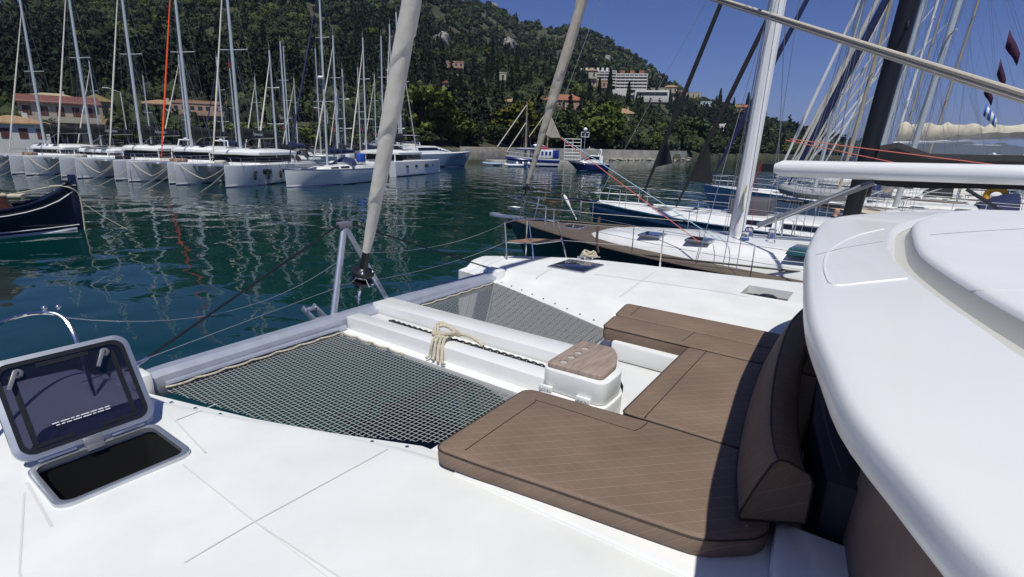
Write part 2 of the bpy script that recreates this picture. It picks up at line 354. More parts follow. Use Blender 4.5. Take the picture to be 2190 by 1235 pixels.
# ================================================================ the catamaran we stand on
cat = empty('catamaran', 'white catamaran foredeck with nets between its bows, filling the foreground', 'catamaran', (0, 0, 0))
DZ = 1.9
def A(px, py, z=DZ): p = at(px, py, z); return (p[0], p[1])
def quilt_material():
    m = bpy.data.materials.new('quilted_brown'); m.use_nodes = True; n = m.node_tree.nodes; l = m.node_tree.links; b = n['Principled BSDF']
    b.inputs['Roughness'].default_value = .62; b.inputs['Specular IOR Level'].default_value = .35
    tc = n.new('ShaderNodeTexCoord'); sx = n.new('ShaderNodeSeparateXYZ'); l.new(tc.outputs['Object'], sx.inputs[0])
    def lin(a, c, e, f):
        x = n.new('ShaderNodeMath'); x.operation = 'MULTIPLY'; x.inputs[1].default_value = a; l.new(sx.outputs[0], x.inputs[0])
        y = n.new('ShaderNodeMath'); y.operation = 'MULTIPLY_ADD'; y.inputs[1].default_value = c; l.new(sx.outputs[1], y.inputs[0]); l.new(x.outputs[0], y.inputs[2])
        zz = n.new('ShaderNodeMath'); zz.operation = 'MULTIPLY_ADD'; zz.inputs[1].default_value = e; l.new(sx.outputs[2], zz.inputs[0]); l.new(y.outputs[0], zz.inputs[2])
        s = n.new('ShaderNodeMath'); s.operation = 'FRACT'; l.new(zz.outputs[0], s.inputs[0])
        d = n.new('ShaderNodeMath'); d.operation = 'SUBTRACT'; d.inputs[1].default_value = .5; l.new(s.outputs[0], d.inputs[0])
        ab = n.new('ShaderNodeMath'); ab.operation = 'ABSOLUTE'; l.new(d.outputs[0], ab.inputs[0])
        r = n.new('ShaderNodeMapRange'); r.inputs[1].default_value = 0; r.inputs[2].default_value = f; r.inputs[3].default_value = 0; r.inputs[4].default_value = 1; l.new(ab.outputs[0], r.inputs[0]); return r.outputs[0]
    u = lin(9., 9., 9, .05); v = lin(-15., 5., 9, .05)
    vm = n.new('ShaderNodeMath'); vm.operation = 'MAXIMUM'; vm.inputs[1].default_value = .68; l.new(v, vm.inputs[0])
    mn = n.new('ShaderNodeMath'); mn.operation = 'MINIMUM'; l.new(u, mn.inputs[0]); l.new(vm.outputs[0], mn.inputs[1])
    no = n.new('ShaderNodeTexNoise'); no.inputs['Scale'].default_value = 2.5; no.inputs['Detail'].default_value = 4; l.new(tc.outputs['Object'], no.inputs['Vector'])
    no2 = n.new('ShaderNodeTexNoise'); no2.inputs['Scale'].default_value = 350; l.new(tc.outputs['Object'], no2.inputs['Vector'])
    mx = n.new('ShaderNodeMix'); mx.data_type = 'RGBA'; mx.inputs[6].default_value = (.28, .20, .148, 1); mx.inputs[7].default_value = (.20, .138, .098, 1); l.new(mn.outputs[0], mx.inputs[0])
    r = n.new('ShaderNodeMapRange'); r.inputs[1].default_value = .3; r.inputs[2].default_value = .7; r.inputs[3].default_value = .86; r.inputs[4].default_value = 1.1; l.new(no.outputs[0], r.inputs[0])
    sc = n.new('ShaderNodeVectorMath'); sc.operation = 'SCALE'; l.new(mx.outputs[2], sc.inputs[0]); l.new(r.outputs[0], sc.inputs['Scale']); l.new(sc.outputs[0], b.inputs['Base Color'])
    k = n.new('ShaderNodeBump'); k.inputs['Strength'].default_value = .5; k.inputs['Distance'].default_value = .004; l.new(mn.outputs[0], k.inputs['Height'])
    k2 = n.new('ShaderNodeBump'); k2.inputs['Strength'].default_value = .25; k2.inputs['Distance'].default_value = .002; l.new(no2.outputs[0], k2.inputs['Height']); l.new(k.outputs[0], k2.inputs['Normal'])
    k3 = n.new('ShaderNodeBump'); k3.inputs['Strength'].default_value = .5; k3.inputs['Distance'].default_value = .03; l.new(no.outputs[0], k3.inputs['Height']); l.new(k2.outputs[0], k3.inputs['Normal'])
    l.new(k3.outputs[0], b.inputs['Normal']); return m
quilt = quilt_material(); piping = pm('dark_piping', (.035, .024, .018), .6)
def subtract(o, cutter):
    md = o.modifiers.new('cut', 'BOOLEAN'); md.operation = 'DIFFERENCE'; md.object = cutter; md.solver = 'EXACT'
    bpy.context.view_layer.update(); dg = bpy.context.evaluated_depsgraph_get()
    me = bpy.data.meshes.new_from_object(o.evaluated_get(dg)); o.modifiers.clear(); me.shade_smooth(); me.set_sharp_from_angle(angle=R(28)); o.data = me; bpy.data.objects.remove(cutter)

# hulls: lofted from the net flange over the deck to the outer side
def hull_side(ys, fl, kn, out, name):
    m = MB(); rings = []
    for y, f, k, o in zip(ys, fl, kn, out):
        s = 1 if o > k else -1
        bow = y > 5.0
        rings.append([(f, y, -.3), (f, y, 1.0), (f, y, 1.79), (f+s*.04, y, 1.80), (lerp((f,), (k,), .55)[0], y, 1.812 if abs(k-f) > .12 else 1.81), (k-s*.05, y, 1.87), (k, y, 1.905),
                      (k+s*.05, y, 1.912), (lerp((k,), (o,), .5)[0], y, 1.925), (o-s*.12, y, 1.92), (o-s*.05, y, 1.90), (o-s*.015, y, 1.86), (o, y, 1.76), (o, y, 1.0), (o-s*.12, y, .1), (o-s*.35, y, -.4)])
    r0 = rings[0]; cx_ = sum(p[0] for p in r0)/len(r0)
    rings = [[(cx_+(p[0]-cx_)*.35, p[1]+.10, p[2]-.10 if p[2] > 1.7 else p[2]) for p in r0], [(cx_+(p[0]-cx_)*.80, p[1]+.07, p[2]-.035 if p[2] > 1.7 else p[2]) for p in r0]]+rings
    m.loft(rings, False)
    m.f.append(list(range(len(r0)))[::-1]); m.m.append(0)
    return m.build(name, nonskid, cat, smooth=50)
ys = [5.25, 5.0, 4.6, 4.1, 3.55, 2.95, 2.3, 1.9, 1.4, .8, .3, -.2, -1, -2.5, -5]
fl = [1.40, 1.38, 1.46, 1.60, 1.76, 1.98, 2.26, 2.30, 2.42, 2.5, 2.5, 2.5, 2.5, 2.5, 2.5]
kn = [1.20, 1.25, 1.30, 1.38, 1.56, 1.80, 2.02, 2.10, 2.19, 2.3, 2.36, 2.40, 2.42, 2.42, 2.42]
out = [.62, .50, .42, .30, .05, -.2, -.35, -.42, -.5, -.6, -.6, -.6, -.6, -.6, -.6]
hp = hull_side(ys, fl, kn, out, 'hull')
ys2 = [5.5, 5.2, 4.75, 4.05, 3.3, 2.7, 2.3, 1.9, 1.65, .8, .3, -.2, -1, -2.5, -5]
fl2 = [6.32, 6.28, 6.12, 5.90, 5.62, 5.38, 5.22, 5.18, 5.1, 5.1, 5.1, 5.1, 5.1, 5.1, 5.1]
kn2 = [6.72, 6.66, 6.54, 6.39, 6.22, 6.07, 5.9, 5.78, 5.7, 5.45, 5.3, 5.2, 5.2, 5.2, 5.2]
out2 = [7.15, 7.40, 7.75, 8.15, 8.32, 8.42, 8.5, 8.55, 8.6, 8.8, 8.85, 8.9, 8.9, 8.9, 8.9]
hs = hull_side(ys2, fl2, kn2, out2, 'hull')
# openings for the port hatch and the starboard locker
hx0, hx1, hy0, hy1 = .56, 1.18, 3.20, 3.72
subtract(hp, MB().box(((hx0+hx1)/2, (hy0+hy1)/2, 1.7), (hx1-hx0, hy1-hy0, .8)).build('cutter', gel))
lk = (7.42, 7.98, .82, 1.40)
subtract(hs, MB().box(((lk[0]+lk[1])/2, (lk[2]+lk[3])/2, 1.92), (lk[1]-lk[0], lk[3]-lk[2], .26)).build('cutter', gel))
# flange studs
def studs(pts, name, z):
    m = MB()
    for x, y in pts: m.lathe([(.001, 0), (.014, 0), (.014, .006), (.007, .010), (.001, .010)], (x, y, z), 8)
    tag(m.build(name, steel, cat), kind=None)
studs([(np.interp(y, ys[::-1], fl[::-1])-.07, y) for y in np.arange(2.35, 4.5, .235)], 'net_studs', 1.808)
studs([(np.interp(y, ys2[::-1], fl2[::-1])+.07, y) for y in np.arange(2.35, 4.7, .235)], 'net_studs', 1.808)
# deck seams between the non-skid panels
def seam(pts, w=.016, z=1.929):
    m = MB(); P = [Vector((p[0], p[1], 0)) for p in pts]
    L, Rr = [], []
    for i, p in enumerate(P):
        t = (P[min(i+1, len(P)-1)]-P[max(i-1, 0)]).normalized(); nrm = Vector((-t.y, t.x, 0))*w/2
        L.append((p.x+nrm.x, p.y+nrm.y, z)); Rr.append((p.x-nrm.x, p.y-nrm.y, z))
    m.loft([L, Rr], False); m.build('deck_seam', seamm, cat, smooth=0)
def zp(x, y):   # height of the cambered port deck
    k = np.interp(y, ys[::-1], kn[::-1]); o = np.interp(y, ys[::-1], out[::-1]); mid = (k+o)/2
    return 1.925-(abs(x-mid)/(abs(k-o)/2))*.012
def seam3(pts, w=.009, hull=0):
    Ys, Ks, Os = ((ys, kn, out), (ys2, kn2, out2))[hull]
    Q = []
    for i in range(len(pts)-1):
        for j in range(12): Q.append(lerp(pts[i], pts[i+1], j/12))
    Q.append(pts[-1]); m = MB(); L, Rr = [], []
    for i, p in enumerate(Q):
        a = Vector(Q[min(i+1, len(Q)-1)])-Vector(Q[max(i-1, 0)]); a.normalize(); nx, ny = -a.y*w/2, a.x*w/2
        k = np.interp(p[1], Ys[::-1], Ks[::-1]); o = np.interp(p[1], Ys[::-1], Os[::-1]); mid = (k+o)/2; hw = abs(k-o)/2
        s = min(1., abs(p[0]-mid)/hw); z = 1.925-s*.013*(1 if s < .9 else 1)+.0045
        L.append((p[0]+nx, p[1]+ny, z)); Rr.append((p[0]-nx, p[1]-ny, z))
    m.loft([L, Rr], False); m.build('deck_seam', seamm, cat, smooth=0)
seam3([A(830, 965), A(545, 1125), A(395, 1215)])
seam3([A(392, 1002), A(545, 1125), A(735, 1250)])
seam3([A(375, 905), A(465, 868)])
seam3([A(545, 1125), (1.1, 2.2), (1.12, -.5)], .001)
seam3([A(54, 1062), A(44, 1235), (.28, 2.4)])
seam3([A(60, 1040), A(112, 1135)], .014); seam3([A(375, 905), A(440, 975)], .014)
seam3([A(1147, 596), A(1205, 562)], .014, 1)
seam3([A(1325, 638), A(1410, 578)], .014, 1)
seam3([A(1270, 590), A(1550, 630), A(1600, 640)], .012, 1)
# foot of the coachroof and step on the port side
MB().prism([(1.75, -.02), (2.3, .14), (2.62, .18), (2.66, -3.4), (1.1, -3.4), (1.3, -1.0)][::-1], 1.86, 2.02).build('cabin_step', gel, cat, bevel=.03)
# forward well between the hulls
MB().box((3.75, .7, 1.70), (3.3, 3.0, .06)).build('well_floor', gel, cat, bevel=.01)
MB().box((3.75, 2.16, 1.755), (3.0, .16, .06)).build('well_sill', gel, cat, bevel=.015)
MB().prism([(2.02, 1.82), (2.80, 1.82), (2.80, 1.15), (4.60, 1.12), (4.60, 2.0), (5.40, 2.0), (5.40, .12), (2.66, .12), (2.60, .02), (2.08, .10)][::-1], 1.735, 1.932).build('seat_moulding', gel, cat, bevel=.03)
# crossbeam
bm_ = MB()
prof = [(.075, -.10), (.10, 0), (.085, .07), (.04, .105), (-.04, .105), (-.085, .07), (-.10, 0), (-.075, -.10)]
bm_.loft([[(x, 4.74+p[0]*1.25, 1.80+p[1]*1.1+dz) for p in prof] for x, dz in ((1.30, -.03), (1.6, 0), (3.8, .02), (6.0, 0), (6.35, -.02))], True, True)
bm_.build('crossbeam', alupaint, cat, smooth=30)
for x in (1.42, 6.28): MB().box((x, 4.74, 1.80), (.22, .32, .30)).build('beam_socket', gel, cat, bevel=.05)
MB().tube([(1.6, 4.59, 1.815), (3.38, 4.57, 1.83)], .028, 8).tube([(4.25, 4.60, 1.83), (6.05, 4.60, 1.815)], .028, 8).build('lacing_rail', alupaint, cat)
# anchor roller cheeks on the front of the beam
rl = MB()
for x in (3.36, 3.50):
    rl.add([(x+dx, y, z) for dx in (-.008, .008) for y, z in ((4.80, 1.84), (5.02, 1.80), (5.30, 1.93), (5.36, 1.88), (5.10, 1.72), (4.80, 1.74))],
           [(0, 1, 2, 3, 4, 5), (11, 10, 9, 8, 7, 6)]+[(i, (i+1) % 6, (i+1) % 6+6, i+6) for i in range(6)])
rl.tube([(3.35, 5.28, 1.87), (3.51, 5.28, 1.87)], .035, 10); rl.tube([(3.35, 5.08, 1.80), (3.51, 5.08, 1.80)], .03, 10)
rl.build('anchor_roller', alu, cat, bevel=.003)
# longitudinal mouldings that carry the chain
MB().prism([(3.30, 4.60), (3.62, 4.60), (3.62, 1.95), (3.30, 2.0)][::-1], 1.76, 1.80).build('longeron_flange', gel, cat)
MB().prism([(3.41, 4.58), (3.58, 4.58), (3.61, 1.98), (3.41, 1.98)][::-1], 1.70, 1.945).build('longeron', gel, cat, bevel=.008)
MB().prism([(3.89, 4.72), (4.17, 4.72), (4.20, 2.2), (3.91, 1.98)][::-1], 1.68, 1.965).build('longeron', gel, cat, bevel=.008)
MB().box((3.74, 3.3, 1.83), (.27, 2.62, .05)).build('chain_trough', gel, cat, bevel=.008)
# A frame over the crossbeam
apex = (3.84, 5.10, 2.83)
for p in ((3.43, 4.84, 1.90), (4.22, 4.86, 1.90)):
    q = lerp(p, apex, .97); MB().tube([p, q], .037, 10).build('striker_leg', alu, cat)
MB().box((3.84, 5.10, 2.845), (.17, .09, .07)).build('striker_head', pm('grey_casting', (.22, .22, .25), .5, .4), cat, bevel=.012)
for e in ((1.38, 4.78, 1.93), (6.30, 4.80, 1.93)):
    s = -1 if e[0] < 3 else 1; r = MB().tube([(3.84+s*.08, 5.10, 2.85), lerp((3.84, 5.1, 2.85), e, .93)], .011, 6); r.build('striker_rod', black, cat)
    MB().tube([lerp((3.84, 5.1, 2.85), e, .92), e], .016, 6).build('rod_turnbuckle', steel, cat)
# forestay, drum, furled headsail
b0 = np.array([3.83, 4.95, 1.86]); b1 = atx(880, 0, 3.83); dirs = (b1-b0)/(b1[2]-b0[2])
def stay(z): return tuple(b0+dirs*(z-b0[2]))
MB().tube([stay(1.86), stay(16.5)], .009, 8).build('forestay', wirem, cat)
fd = MB(); mt = Matrix.Translation(Vector(stay(2.20)))@Vector(dirs).to_track_quat('Z', 'Y').to_matrix().to_4x4()
fd.lathe([(.02, -.08), (.055, -.06), (.06, .0), (.125, .01), (.125, .035), (.06, .05), (.055, .10), (.085, .11), (.13, .12), (.13, .15), (.07, .17), (.048, .19), (.042, .40), (.02, .41)], n=24, M=mt)
drum = fd.build('furling_drum', black, cat)
gd = MB(); pts = [mt@Vector((.15*math.cos(a), .15*math.sin(a), .02+(.10 if 2 < i < 6 else 0))) for i, a in enumerate(np.linspace(2.4, 5.4, 9))]
gd.tube([mt@Vector((.05, -.05, -.02))]+pts+[mt@Vector((.0, -.06, -.02))], .006, 6); gd.ball(mt@Vector((-.08, -.08, .17)), .018); gd.ball(mt@Vector((.06, -.09, .17)), .014)
g_ = gd.build('line_guard', steel, drum)
MB().box((0, 0, 0), (.035, .06, .12), M=Matrix.Translation(Vector(stay(1.96)))).tube([stay(1.9), stay(2.1)], .022, 8).build('stay_toggle', steel, cat, bevel=.006)
gs = MB(); ringsn = []; NS = 420; n_ = 28
for i in range(NS):
    z = 2.58+(15.5-2.58)*(i/(NS-1))**1.25; c = Vector(stay(z)); q = Vector(dirs).to_track_quat('Z', 'Y')
    r = np.interp(z, [2.58, 2.8, 3.3, 4.2, 9, 15.5], [.040, .052, .070, .084, .08, .03]); ring = []
    for j in range(n_):
        a = 2*math.pi*j/n_; ph = (a-z*9.0) % (2*math.pi)     # the spiral edge of the roll
        rr = r*(1+.17*(ph/(2*math.pi))+.025*math.sin(3*a+z*3.1)+.015*math.sin(5*a-z*17+2*math.sin(z*3)))
        ring.append(c+q@Vector((rr*math.cos(a), rr*math.sin(a), 0)))
    ringsn.append(ring)
gs.loft(ringsn, True, True); gs.build('furled_sail', creamcloth, cat, smooth=25)
# nets
def net(name, poly, pitch, r, mat, z=1.80, sagd=.04, rot=0.):
    P = [Vector((p[0], p[1])) for p in poly]; cx_ = sum(p.x for p in P)/len(P); cy_ = sum(p.y for p in P)/len(P)
    m = MB(); xs = [p.x for p in P]; yy = [p.y for p in P]; Rr = max(max(xs)-min(xs), max(yy)-min(yy))*.75
    W2 = (max(xs)-min(xs))/2; H2 = (max(yy)-min(yy))/2; mx, my = (max(xs)+min(xs))/2, (max(yy)+min(yy))/2
    def zz(x, y): u = min(1, abs(x-mx)/W2); v = min(1, abs(y-my)/H2); return z-sagd*(1-u*u)*(1-v*v)
    for ang in (rot, rot+math.pi/2):
        d = Vector((math.cos(ang), math.sin(ang))); nn = Vector((-d.y, d.x)); k = -int(Rr/pitch)-1
        while k*pitch < Rr:
            o = Vector((cx_, cy_))+nn*(k*pitch); k += 1; ts = []
            for i in range(len(P)):
                a, b_ = P[i], P[(i+1) % len(P)]; e = b_-a; den = d.x*(-e.y)+d.y*e.x
                if abs(den) < 1e-9: continue
                w_ = a-o; t = (w_.x*(-e.y)+w_.y*e.x)/den; s = (d.x*w_.y-d.y*w_.x)/den
                if 0 <= s < 1: ts.append(t)
            ts.sort()
            for t0, t1 in zip(ts[::2], ts[1::2]):
                if t1-t0 < .02: continue
                nseg = max(1, int((t1-t0)/.25)); L = []
                for i in range(nseg+1):
                    p = o+d*(t0+(t1-t0)*i/nseg); L.append((p.x, p.y, zz(p.x, p.y)))
                m.tube(L, r, 4)
    o = m.build(name, mat, cat, smooth=60, fix=False)
    return o
netm = pm('net_cord', (.31, .31, .285), .85); netm2 = pm('net_cord_grey', (.26, .26, .25), .85)
pn = [(1.56, 4.50), (3.26, 4.48), (3.26, 2.20), (2.36, 2.20), (2.29, 2.35), (2.02, 2.92), (1.80, 3.50), (1.65, 4.08)]
sn = [(4.30, 4.52), (6.05, 4.52), (5.90, 4.05), (5.62, 3.3), (5.38, 2.7), (5.20, 2.28), (4.30, 2.28)]
net('net', pn, .041, .0030, netm); net('net', sn, .041, .0027, netm2)
# edge rope laced round the nets
def lace(pts, name, amp=.03, step=.25):
    L = []
    for i in range(len(pts)-1):
        a, b_ = Vector(pts[i]), Vector(pts[i+1]); n = max(1, round((b_-a).length/step)); t = (b_-a).normalized(); nn = Vector((-t.y, t.x, 0))
        for j in range(n*6): u = j/6 % 1; L.append(a+(b_-a)*(j/(n*6))+nn*amp*(4*(u-.5)**2-.3))
    L.append(Vector(pts[-1])); o = MB().tube(L, .010, 6).build(name, ropem, cat)
lace([(1.58, 4.52, 1.812), (3.27, 4.50, 1.812)], 'net_lacing'); lace([(3.27, 4.50, 1.812), (3.27, 3.55, 1.81)], 'net_lacing')
lace([(4.30, 4.53, 1.812), (6.0, 4.53, 1.812)], 'net_lacing')
# --- pulpits, stanchions, lifelines
def S_(px, py, z): return tuple(at(px, py, z))
pf = MB(); q0 = (.98, 4.62, 1.90); q1 = (1.02, 4.95, 2.50)
pul = spline([(1.12, 4.55, 1.90), (1.12, 4.70, 2.28), (1.10, 4.86, 2.47), (.98, 4.93, 2.52), (.80, 4.88, 2.52), (.50, 4.5, 2.52), (.05, 3.7, 2.52), (-.1, 3.2, 2.50), (-.1, 3.1, 1.9)], 6)
pr = MB().tube(pul, .0145, 10).build('pulpit', steel, cat)
MB().ball((1.03, 4.95, 2.54), .022).build('rail_fitting', steel, pr); MB().ball((1.10, 4.91, 2.54), .02).build('rail_fitting', steel, pr)
A1 = S_(1068, 560, 1.92); T1 = S_(1081, 476, 2.50); 
Pa = Vector((7.00, 5.02, 1.92)); Pb = Vector((7.86, 4.36, 1.92)); Pc = Vector((7.22, 4.62, 1.92)); Pd = Vector((7.42, 4.92, 1.92))
h = .62
top = [(7.02, 5.10, 1.92+h), (7.35, 4.98, 1.96+h), (7.62, 4.72, 1.95+h), (7.80, 4.55, 1.92+h)]
sp = MB().tube([Pa, top[0]]+[Vector(t) for t in spline(top, 5)][1:]+[Pb], .013, 8).build('pulpit', steel, cat)
MB().tube([Pc, (7.30, 4.80, 1.93+h)], .012, 8).tube([Pd, (7.38, 4.90, 1.94+h)], .012, 8).build('rail_post', steel, sp)
MB().tube([(7.01, 5.05, 2.22), (7.24, 4.6, 2.22), (7.83, 4.42, 2.22), (7.55, 4.95, 2.22), (7.01, 5.05, 2.22)], .009, 6).build('seat_frame', steel, sp)
MB().prism([(7.04, 5.04), (7.24, 4.63), (7.78, 4.44), (7.52, 4.92)][::-1], 2.215, 2.24).build('pulpit_seat', pm('teak_seat', (.30, .17, .10), .6, var=.25, vscale=6), sp, bevel=.005)
stx = []
for (x, y) in ((8.30, 2.85), (8.78, .35)):
    MB().tube([(x, y, 1.90), (x+.01, y, 2.53)], .0125, 8).lathe([(.03, 0), (.03, .012), (.018, .02), (.016, .09), (.001, .09)], (x, y, 1.90), 10).build('stanchion', steel, cat); stx.append((x, y))
for zz, q in ((2.52, 0), (2.22, 1)):
    MB().tube([(top[3][0], top[3][1], zz), (8.30, 2.85, zz), (8.79, .35, zz), (8.9, -3, zz)], .0035, 6).build('lifeline', wirem, cat)
MB().tube(sag((7.02, 5.10, 2.53), (3.70, 5.06, 2.55), .16, 14), .0035, 6).build('bow_line', wirem, cat)
MB().tube(sag((7.0, 5.03, 2.24), (3.55, 4.93, 2.20), .10, 14)+[(3.50, 4.9, 2.18), (1.1, 4.72, 1.98)], .0038, 6).build('bow_line', wirem, cat)
MB().tube(sag((3.60, 4.97, 2.45), (1.10, 4.86, 2.47), .26, 14), .0035, 6).build('bow_line', wirem, cat)
# cleat and rope on the starboard bow
cl = MB().tube([(7.83, 4.14, 1.975), (8.10, 3.84, 1.975)], .014, 8).tube([(7.92, 4.04, 1.9), (7.92, 4.04, 1.97)], .014, 8).tube([(8.01, 3.94, 1.9), (8.01, 3.94, 1.97)], .014, 8)
cl.build('cleat', steel, cat)
# starboard foredeck hatch: flush dark glass in a thin frame
hq = [A(1178, 577), A(1212, 562), A(1287, 569), A(1254, 589)]
cxh = sum(p[0] for p in hq)/4; cyh = sum(p[1] for p in hq)/4
hs_ = MB().box((7.36, 3.90, 1.932), (.72, .66, .02)).build('deck_hatch', alu, cat, bevel=.008)
MB().box((7.36, 3.90, 1.944), (.68, .62, .012)).build('hatch_glass', glass, hs_, bevel=.004)
for dx, dy in ((-.22, .2), (.2, .2), (.2, -.2)): MB().lathe([(.03, 0), (.03, .008), (.001, .01)], (7.36+dx, 3.9+dy, 1.95), 10).build('hatch_handle', steel, hs_)
# winch / windlass locker, starboard
wl = MB().box(((lk[0]+lk[1])/2, (lk[2]+lk[3])/2, 1.80), (lk[1]-lk[0]-.004, lk[3]-lk[2]-.004, .02)).build('locker', pm('locker_grey', (.10, .09, .085), .7, var=.3, vscale=8), cat)
MB().lathe([(.11, 0), (.12, .02), (.12, .06), (.09, .075), (.07, .07), (.05, .085), (.001, .085)], (7.70, 1.10, 1.812), 20).build('locker_cap', black, wl)
for dx, dy in ((-.17, .17), (.17, .17), (-.18, -.15)): MB().lathe([(.035, 0), (.035, .02), (.001, .03)], (7.70+dx, 1.1+dy, 1.812), 12).build('bolt', black, wl)
# port hatch: frame, dark interior, open lid
fr = MB(); w_ = .022
xo0, xo1, yo0, yo1 = hx0-w_, hx1+w_, hy0-w_, hy1+w_
def rrect(x0, x1, y0, y1, r, n=6):
    P = []
    for cx_, cy_, a0 in ((x1-r, y1-r, 0), (x0+r, y1-r, 90), (x0+r, y0+r, 180), (x1-r, y0+r, 270)):
        for i in range(n+1): a = R(a0+90*i/n); P.append((cx_+r*math.cos(a), cy_+r*math.sin(a)))
    return P
o_ = rrect(xo0, xo1, yo0, yo1, .08); i_ = rrect(hx0+.012, hx1-.012, hy0+.012, hy1-.012, .06)
fr.loft([[(x, y, 1.90) for x, y in o_], [(x, y, 1.945) for x, y in o_], [(lerp((x,), (a,), .3)[0], lerp((y,), (b_,), .3)[0], 1.95) for (x, y), (a, b_) in zip(o_, i_)], [(x, y, 1.945) for x, y in i_], [(x, y, 1.915) for x, y in i_]], True)
hatch = fr.build('deck_hatch', alu, cat, smooth=40)
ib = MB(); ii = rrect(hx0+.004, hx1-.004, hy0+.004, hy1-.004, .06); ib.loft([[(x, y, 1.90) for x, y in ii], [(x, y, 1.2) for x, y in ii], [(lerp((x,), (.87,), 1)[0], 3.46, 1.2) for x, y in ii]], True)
ib.build('hatch_trunk', pm('trunk_shade', (.006, .006, .007), .8), hatch)  # trunk walls coloured near black to stand for the shade inside the hatch
MB().box((.78, 3.42, 1.35), (.22, .5, .02)).box((1.0, 3.5, 1.5), (.03, .03, .4)).build('ladder', pm('cabin_grey', (.06, .055, .055), .7), hatch)
# lid: local x along the hinge, local y up the lid
hinge = Vector(((hx0+hx1)/2, hy1+.03, 1.965)); up_ = Vector((0, .31, .50)).normalized()
LM = frame(hinge, (-1, 0, 0), up_)
lw, lh = (hx1-hx0)/2+.045, .62
def lrect(s, e=0): return rrect(-lw+s, lw-s, 0+s, lh-s, .085-s*.5)
a_, b__, c__ = lrect(0), lrect(.03), lrect(.055)
ld = MB(); T = lambda P, z: [LM@Vector((x, y, z)) for x, y in P]
ld.loft([T(a_, -.018), T(a_, .018), T(lrect(.008), .024), T(b__, .024), T(b__, .0), T(b__, -.024), T(a_, -.018)], True)
lid = ld.build('hatch_lid', alu, hatch, smooth=40)
def glassmat():
    m = bpy.data.materials.new('tinted_acrylic'); m.use_nodes = True; n = m.node_tree.nodes; l = m.node_tree.links; b = n['Principled BSDF']
    b.inputs['Base Color'].default_value = (.018, .018, .030, 1); b.inputs['Roughness'].default_value = .04; b.inputs['Coat Weight'].default_value = .3
    t = n.new('ShaderNodeBsdfTransparent'); t.inputs[0].default_value = (.42, .43, .56, 1); mx = n.new('ShaderNodeMixShader'); mx.inputs[0].default_value = .62
    l.new(b.outputs[0], mx.inputs[1]); l.new(t.outputs[0], mx.inputs[2]); l.new(mx.outputs[0], n['Material Output'].inputs[0]); return m
pg = MB(); pg.loft([T(b__, .004), T(b__, -.008)], True, True); pg.build('lid_glass', glassmat(), lid)
sf = MB(); sf.loft([T(b__, -.012), T(b__, -.020), T(c__, -.020), T(c__, -.012), T(b__, -.012)], True); sf.build('lid_seal', black, lid)
bd = MB()
for cx_, cy_, sx_, sy_ in ((-.31+.06, .3, .028, .44), (.31-.06+.0, .30, .028, .44), (-.16, .075, .2, .022), (.17, .075, .2, .022), (.0, .545, .26, .028)):
    bd.box((cx_, cy_, -.0105), (sx_, sy_, .004), M=LM)
bd.build('lid_gasket', black, lid)
for cx_ in (-.21, .22):
    hm = MB(); hm.lathe([(.028, -.012), (.028, -.03), (.015, -.04), (.001, -.04)][::-1], (cx_, .52, 0), 12, M=LM); hm.box((cx_+.035, .485, -.045), (.022, .12, .016), rz=.5, M=LM)
    hm.build('lid_handle', pm('handle_grey', (.2, .2, .22), .35, .3), lid, bevel=.003)
MB().box((0, .0, -.012), (.10, .05, .03), M=LM).box((0, -.035, -.02), (.09, .05, .012), M=LM).build('hinge', pm('handle_grey', (.2, .2, .22), .35, .3), lid, bevel=.004)
for cx_ in (-.18, .18): MB().tube([LM@Vector((cx_-.09, -.008, -.024)), LM@Vector((cx_+.09, -.008, -.024))], .010, 8).build('hinge', steel, lid)
ts = frame(LM@Vector((0, .155, -.0135)), (-LM.col[0].xyz), LM.col[1].xyz)
TW = frame(LM@Vector((-.005, .165, -.0135)), LM.col[0].xyz, LM.col[1].xyz)
wt = pm('white_print', (.75, .75, .78), .5)
tm = MB()
for row, y_ in enumerate((.172, .157)):
    x_ = -.135; k = 0
    rr = random.Random(row+3)
    while x_ < .125:
        w2 = rr.choice((.018, .026, .034, .042)); tm.box((x_+w2/2, y_, -.0135), (w2, .0055, .0012), M=LM); x_ += w2+.007
tm.build('lid_print', wt, lid, smooth=0)
# windlass console with teak lid
co = MB(); base = [(3.28, 2.02), (3.90, 2.04), (3.90, 1.68), (3.68, 1.50), (3.60, 1.47), (3.28, 1.47)]
def rp(poly, r=.05, n=4):
    out_ = []; k = len(poly)
    for i in range(k):
        p, a, b_ = Vector(poly[i]), Vector(poly[i-1]), Vector(poly[(i+1) % k]); u = (a-p).normalized(); v = (b_-p).normalized(); rr = min(r, (a-p).length*.45, (b_-p).length*.45)
        for j in range(n+1): t = j/n; out_.append(tuple((p+u*rr*(1-t)**2+v*rr*t**2)))
    return out_
wc = MB().prism(rp([(3.24, 2.02), (3.93, 2.04), (3.93, 1.66), (3.60, 1.42), (3.24, 1.42)][::-1], .09), 1.725, 1.93).build('windlass_console', gel, cat, smooth=40, bevel=.008)
MB().prism(rp([(3.27, 1.99), (3.93, 2.00), (3.93, 1.66), (3.60, 1.44), (3.27, 1.44)][::-1], .09), 1.935, 2.112).build('console_cover', gel, wc, smooth=40, bevel=.008)
MB().prism([(3.46, 1.418), (3.58, 1.418), (3.60, 1.435), (3.46, 1.435)], 1.0, 1.1).build('console_rim', gel, wc)
MB().box((3.80, 1.545, 1.90), (.20, .02, .06), rz=math.atan2(.24, .33)).build('console_slot', black, wc)
tk = MB().prism(rp([(3.30, 1.965), (3.91, 1.975), (3.935, 1.68), (3.80, 1.58), (3.60, 1.50), (3.33, 1.49)][::-1], .05), 2.113, 2.15)
